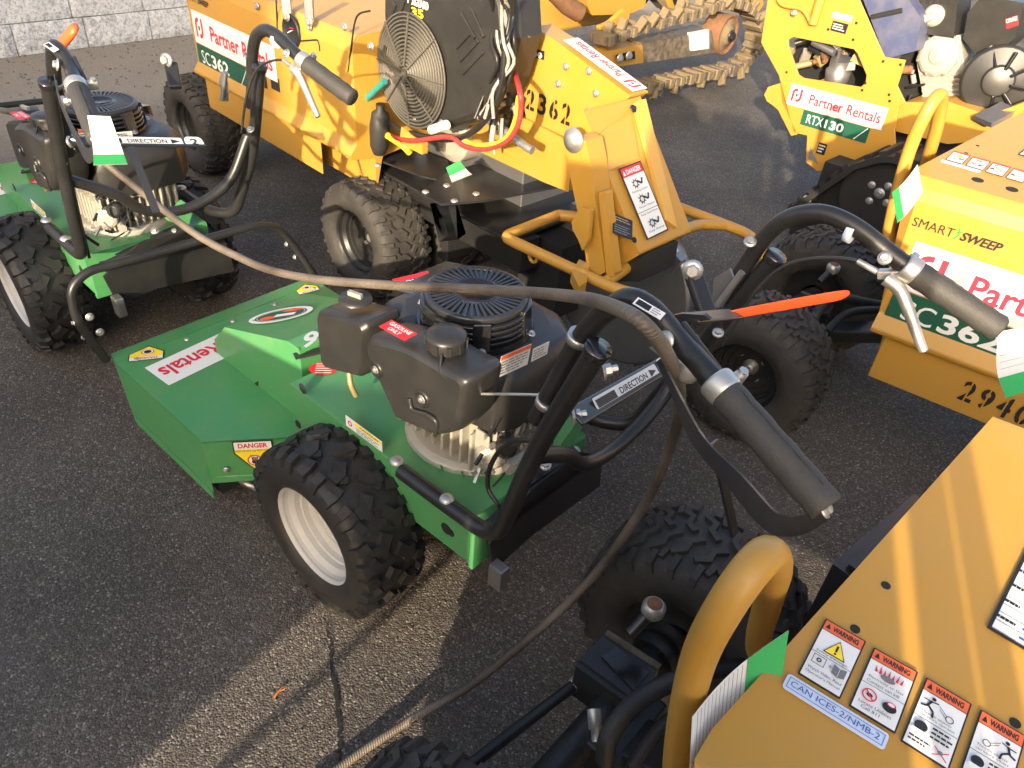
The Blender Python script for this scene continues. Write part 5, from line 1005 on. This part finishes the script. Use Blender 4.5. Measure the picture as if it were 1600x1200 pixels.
# ================================================================== SMALLER THINGS
def cable():
    P = [at_z(u, v, z) for u, v, z in ((470,1245,.014),(560,1178,.014),(650,1120,.035),(750,1060,.10),(900,930,.31),(1000,800,.55),(1050,690,.74),(1062,622,.88),(1048,565,1.0),(1010,510,1.075),(960,480,1.065),(900,464,1.0),(800,455,.90),(700,450,.84),(600,445,.79),(500,437,.73),(430,424,.69),(380,405,.67),(300,362,.67),(200,283,.71),(150,245,.75),(110,222,.77),(60,190,.75),(0,172,.68),(-70,172,.5),(-170,210,.2),(-260,270,.014),(-420,330,.014))]
    mb = MB(); mb.tube(spline(P, 10), .0086, 'cable', 14, True, True); return tag(mb.build('security_cable'), 'long rusty brown steel cable threaded across both green brush cutters', 'cable')
def rent_tag(P4, label, lines=9, green=(0, .3), texts=True):
    """paper tag given as 4 world corners TL, TR, BR, BL, curled a little"""
    TL, TR, BR, BL = [Vector(p) for p in P4]; mb = MB(); n = 10; N_ = (TR-TL).cross(BL-TL).normalized()
    def pt(s_, t): return TL*(1-s_)*(1-t)+TR*s_*(1-t)+BR*s_*t+BL*(1-s_)*t+N_*(.012*math.sin(t*math.pi)+.004*math.sin(s_*3))
    def quad(s0, s1, t0, t1, m, off):
        k = max(1, int((t1-t0)*n+.99)); vs = []
        for i in range(k+1):
            t = t0+(t1-t0)*i/k
            for s_ in (s0, s1): vs.append(pt(s_, t)-N_*off)
        mb.add(vs, [(2*i, 2*i+1, 2*i+3, 2*i+2) for i in range(k)], m)
    quad(0, 1, 0, 1, 'offwhite', -.0004); quad(0, 1, green[0], green[1], 'taggreen', .0006)
    w0, w1 = (green[1]+.04, .97) if green[0] < .1 else (.04, green[0]-.03)
    for k in range(lines):
        t = w0+(w1-w0)*k/lines; quad(.06, .94, t, t+.006, 'greyink', .0006)
        if k % 2 == 0: quad(.08, .08+random.uniform(.2, .6), t+.02, t+.045, 'ink', .0006)
    # heavy caption in the green band
    ctx = 'READY TO RENT'; vs, fs, x0, x1, y0, y1 = text_mesh(ctx, .03); gm = (green[0]+green[1])/2; gh = (green[1]-green[0])*.38
    o = []
    for q in vs:
        s_ = .08+.84*(q.x-x0)/(x1-x0); t = gm+gh/2-gh*(q.y-y0)/(y1-y0); o.append(pt(s_, t)-N_*.0012)
    mb.add(o, fs, 'ink'); ob = mb.build('rental_tag'); return tag(ob, label, 'tag', 'rental tags')

# ================================================================== ASSEMBLY
mower1 = build_mower()
mower1.children[0].name
for ch in bpy.data.objects:
    if ch.parent == mower1 and ch.name.startswith('lever_bracket'): ch['only'] = 'one'
mower2 = copy_tree(mower1, None, ('one',)); mower2.location = (-1.334, 2.145, 0); mower2.rotation_euler = (0, 0, 2.413)
mower2['label'] = 'green brush cutter in the upper left corner with a rental tag on its handle'
gr_d = build_grinder()
gr_b = anchor_copy(gr_d, FB, 'yellow stump grinder at the right edge stencilled 2940 below its lettered control panel')
gr_c = anchor_copy(gr_d, FC, 'yellow stump grinder nearest the camera, sloping panel covered in warning decals')
_pv = V(-.31, .41, 0)      # the near grinder stands with its rear axle swung
for ch in gr_c.children:
    if ch.get('axle') == 1: ch.matrix_local = Matrix.Translation(V(0, -.065, 0))
    if ch.get('axle') == 2: ch.matrix_local = Matrix.Translation(V(.085, -.01, 0))
    if ch.get('axle') == 3: ch.matrix_local = Matrix.Translation(_pv+V(.04, 0, 0)) @ Matrix.Rotation(R(-8), 4, 'Z') @ Matrix.Translation(-_pv)
s = px_sticker(FB, ((0, 0, 0), (0, -1, 0)), (1508,592), (1625,640), (1495,622), None); s.h *= 1; stencil(gr_b, s, '2940')
build_trencher(); build_boom(); cable()
M2 = Fr((-1.334, 2.145), 2.413); e0 = M2.y(78, 92, .16); e1 = M2.y(118, 42, .12); mb = MB(); mb.bar(M2.y(76, 118, .17), e0, .026, .006, 'black_satin'); lb = mb.build('lever_bracket', mower2, .002); dd = e1-e0; mb = MB()
mb.loft([[e0+dd*t+V(.3, .9, .3).normalized()*(math.sin(a)*hh)+dd.cross(V(.3, .9, .3)).normalized()*(math.cos(a)*ww) for a in [2*math.pi*k/14 for k in range(14)]] for t, ww, hh in ((0, .004, .004), (.03, .011, .007), (.2, .0145, .008), (.6, .0165, .009), (.9, .0165, .009), (.975, .012, .008), (1, .004, .003))], 'orange', True); mb.build('lever_grip', lb)
M2 = Fr((-1.334, 2.145), 2.413)
rent_tag([at_z(136,180,1.0), at_z(172,181,1.0), at_z(199,256,.96), at_z(146,258,.96)], 'white and green ready to rent tag on the upper left brush cutter', 9, (.72, 1.))
c_ = lambda u, v, z: at_z(u, v, z)
rent_tag([c_(1232,985,.94), c_(1222,1055,.92), c_(1078,1205,.90), c_(1082,1120,.92)], 'green ended paper tag on the yellow hoop handle nearest the camera', 12, (0, .36))
rent_tag([c_(1402,348,.87), c_(1394,300,.90), c_(1434,256,.94), c_(1442,300,.91)], 'narrow rental tag beside the yellow hoop handle at the right', 8, (0, .3))
rent_tag([c_(1562,518,.86), c_(1630,505,.86), c_(1640,600,.80), c_(1572,622,.80)], 'paper rental tag at the right edge below the rubber grip', 6, (.68, 1.))
rent_tag([c_(697,262,.60), c_(718,251,.62), c_(738,272,.60), c_(706,285,.58)], 'small green and white tag lying on the black fender of the far stump grinder', 5, (0, .4))
# ------------------------------------------------------------------ off camera: unseen stand-ins added to shade the yard from the low sun
YB = -.35
ba = thing('shade_barrier', 'added unseen plank barrier with a diagonal brace, shading the yard from behind the camera', 'barrier'); ba.location = (0, YB, 0)  # added stand-in, its gap and brace shaped to pattern the low sunlight
mb = MB(); mb.prism([V(-.385, 0, .48), V(-.385, 0, .70), V(-4.2, 0, .70), V(-4.2, 0, .48)], (0, -.03, 0), 'timber'); mb.build('plank', ba)
mb = MB(); mb.prism([V(-.385, 0, .703), V(-.385, 0, .93), V(-4.2, 0, .93), V(-4.2, 0, .703)], (0, -.03, 0), 'timber'); mb.build('plank', ba)
mb = MB(); mb.prism([V(-.69, 0, .477), V(-4.2, 0, .477), V(-4.2, 0, .02), V(-1.26, 0, .02)], (0, -.03, 0), 'timber'); mb.build('plank', ba)
mb = MB(); mb.bar(V(-1.12, .014, .01), V(-.50, .014, .47), .014, .014, 'timber'); mb.build('brace', ba)
for x in (-1.6, -2.8, -4.1): mb = MB(); mb.box((x-.03, -.09, 0), (x+.03, -.032, .92), 'timber'); mb.build('post', ba)
pa = thing('shade_boards', 'added timber pallet stood on end behind the camera', 'blocker'); pa.location = (0, YB, 0)  # added boards, cut to cast the shadow of a person behind the camera
for x0, x1, h_ in ((-.365, -.285, 1.44), (-.2845, -.20, 1.56), (-.1995, -.08, 1.62), (-.0795, .03, 1.62), (.0305, .172, 1.55), (.192, .232, 1.5), (.240, .268, 1.5)):
    mb = MB(); mb.box((x0, -.02, .012), (x1, 0, h_), 'timber'); mb.build('board', pa)
mb = MB(); mb.box((-.52, .001, 1.22), (-.25, .02, 1.45), 'timber'); mb.build('board', pa)
for z in (.0, .5, 1.0): mb = MB(); mb.box((-.365, -.12, z), (.268, -.021, z+.09), 'timber'); mb.build('stringer', pa)

sh = thing('shade_shed', 'added unseen corrugated metal shed well behind the camera, shading the left of the yard', 'shed'); sh.location = (-3.85, -8.2, 0); sh.rotation_euler = (0, 0, R(SUN_HEAD-90))  # added stand-in that keeps sun off the left side of the yard
mb = MB(); P_ = []
for k in range(120): P_.append(V(-k*.15, .03 if k % 2 else 0, 0))
mb.loft([[p for p in P_]+[V(-18, -6, 0), V(0, -6, 0)], [p+V(0, 0, 5.5) for p in P_]+[V(-18, -6, 5.5), V(0, -6, 5.5)]], 'steel'); mb.build('wall', sh)
mb = MB(); mb.prism([V(.2, .25, 5.5), V(.2, -3, 6.4), V(.2, -6.2, 5.5)], (-18.4, 0, 0), 'steel'); mb.build('roof', sh)
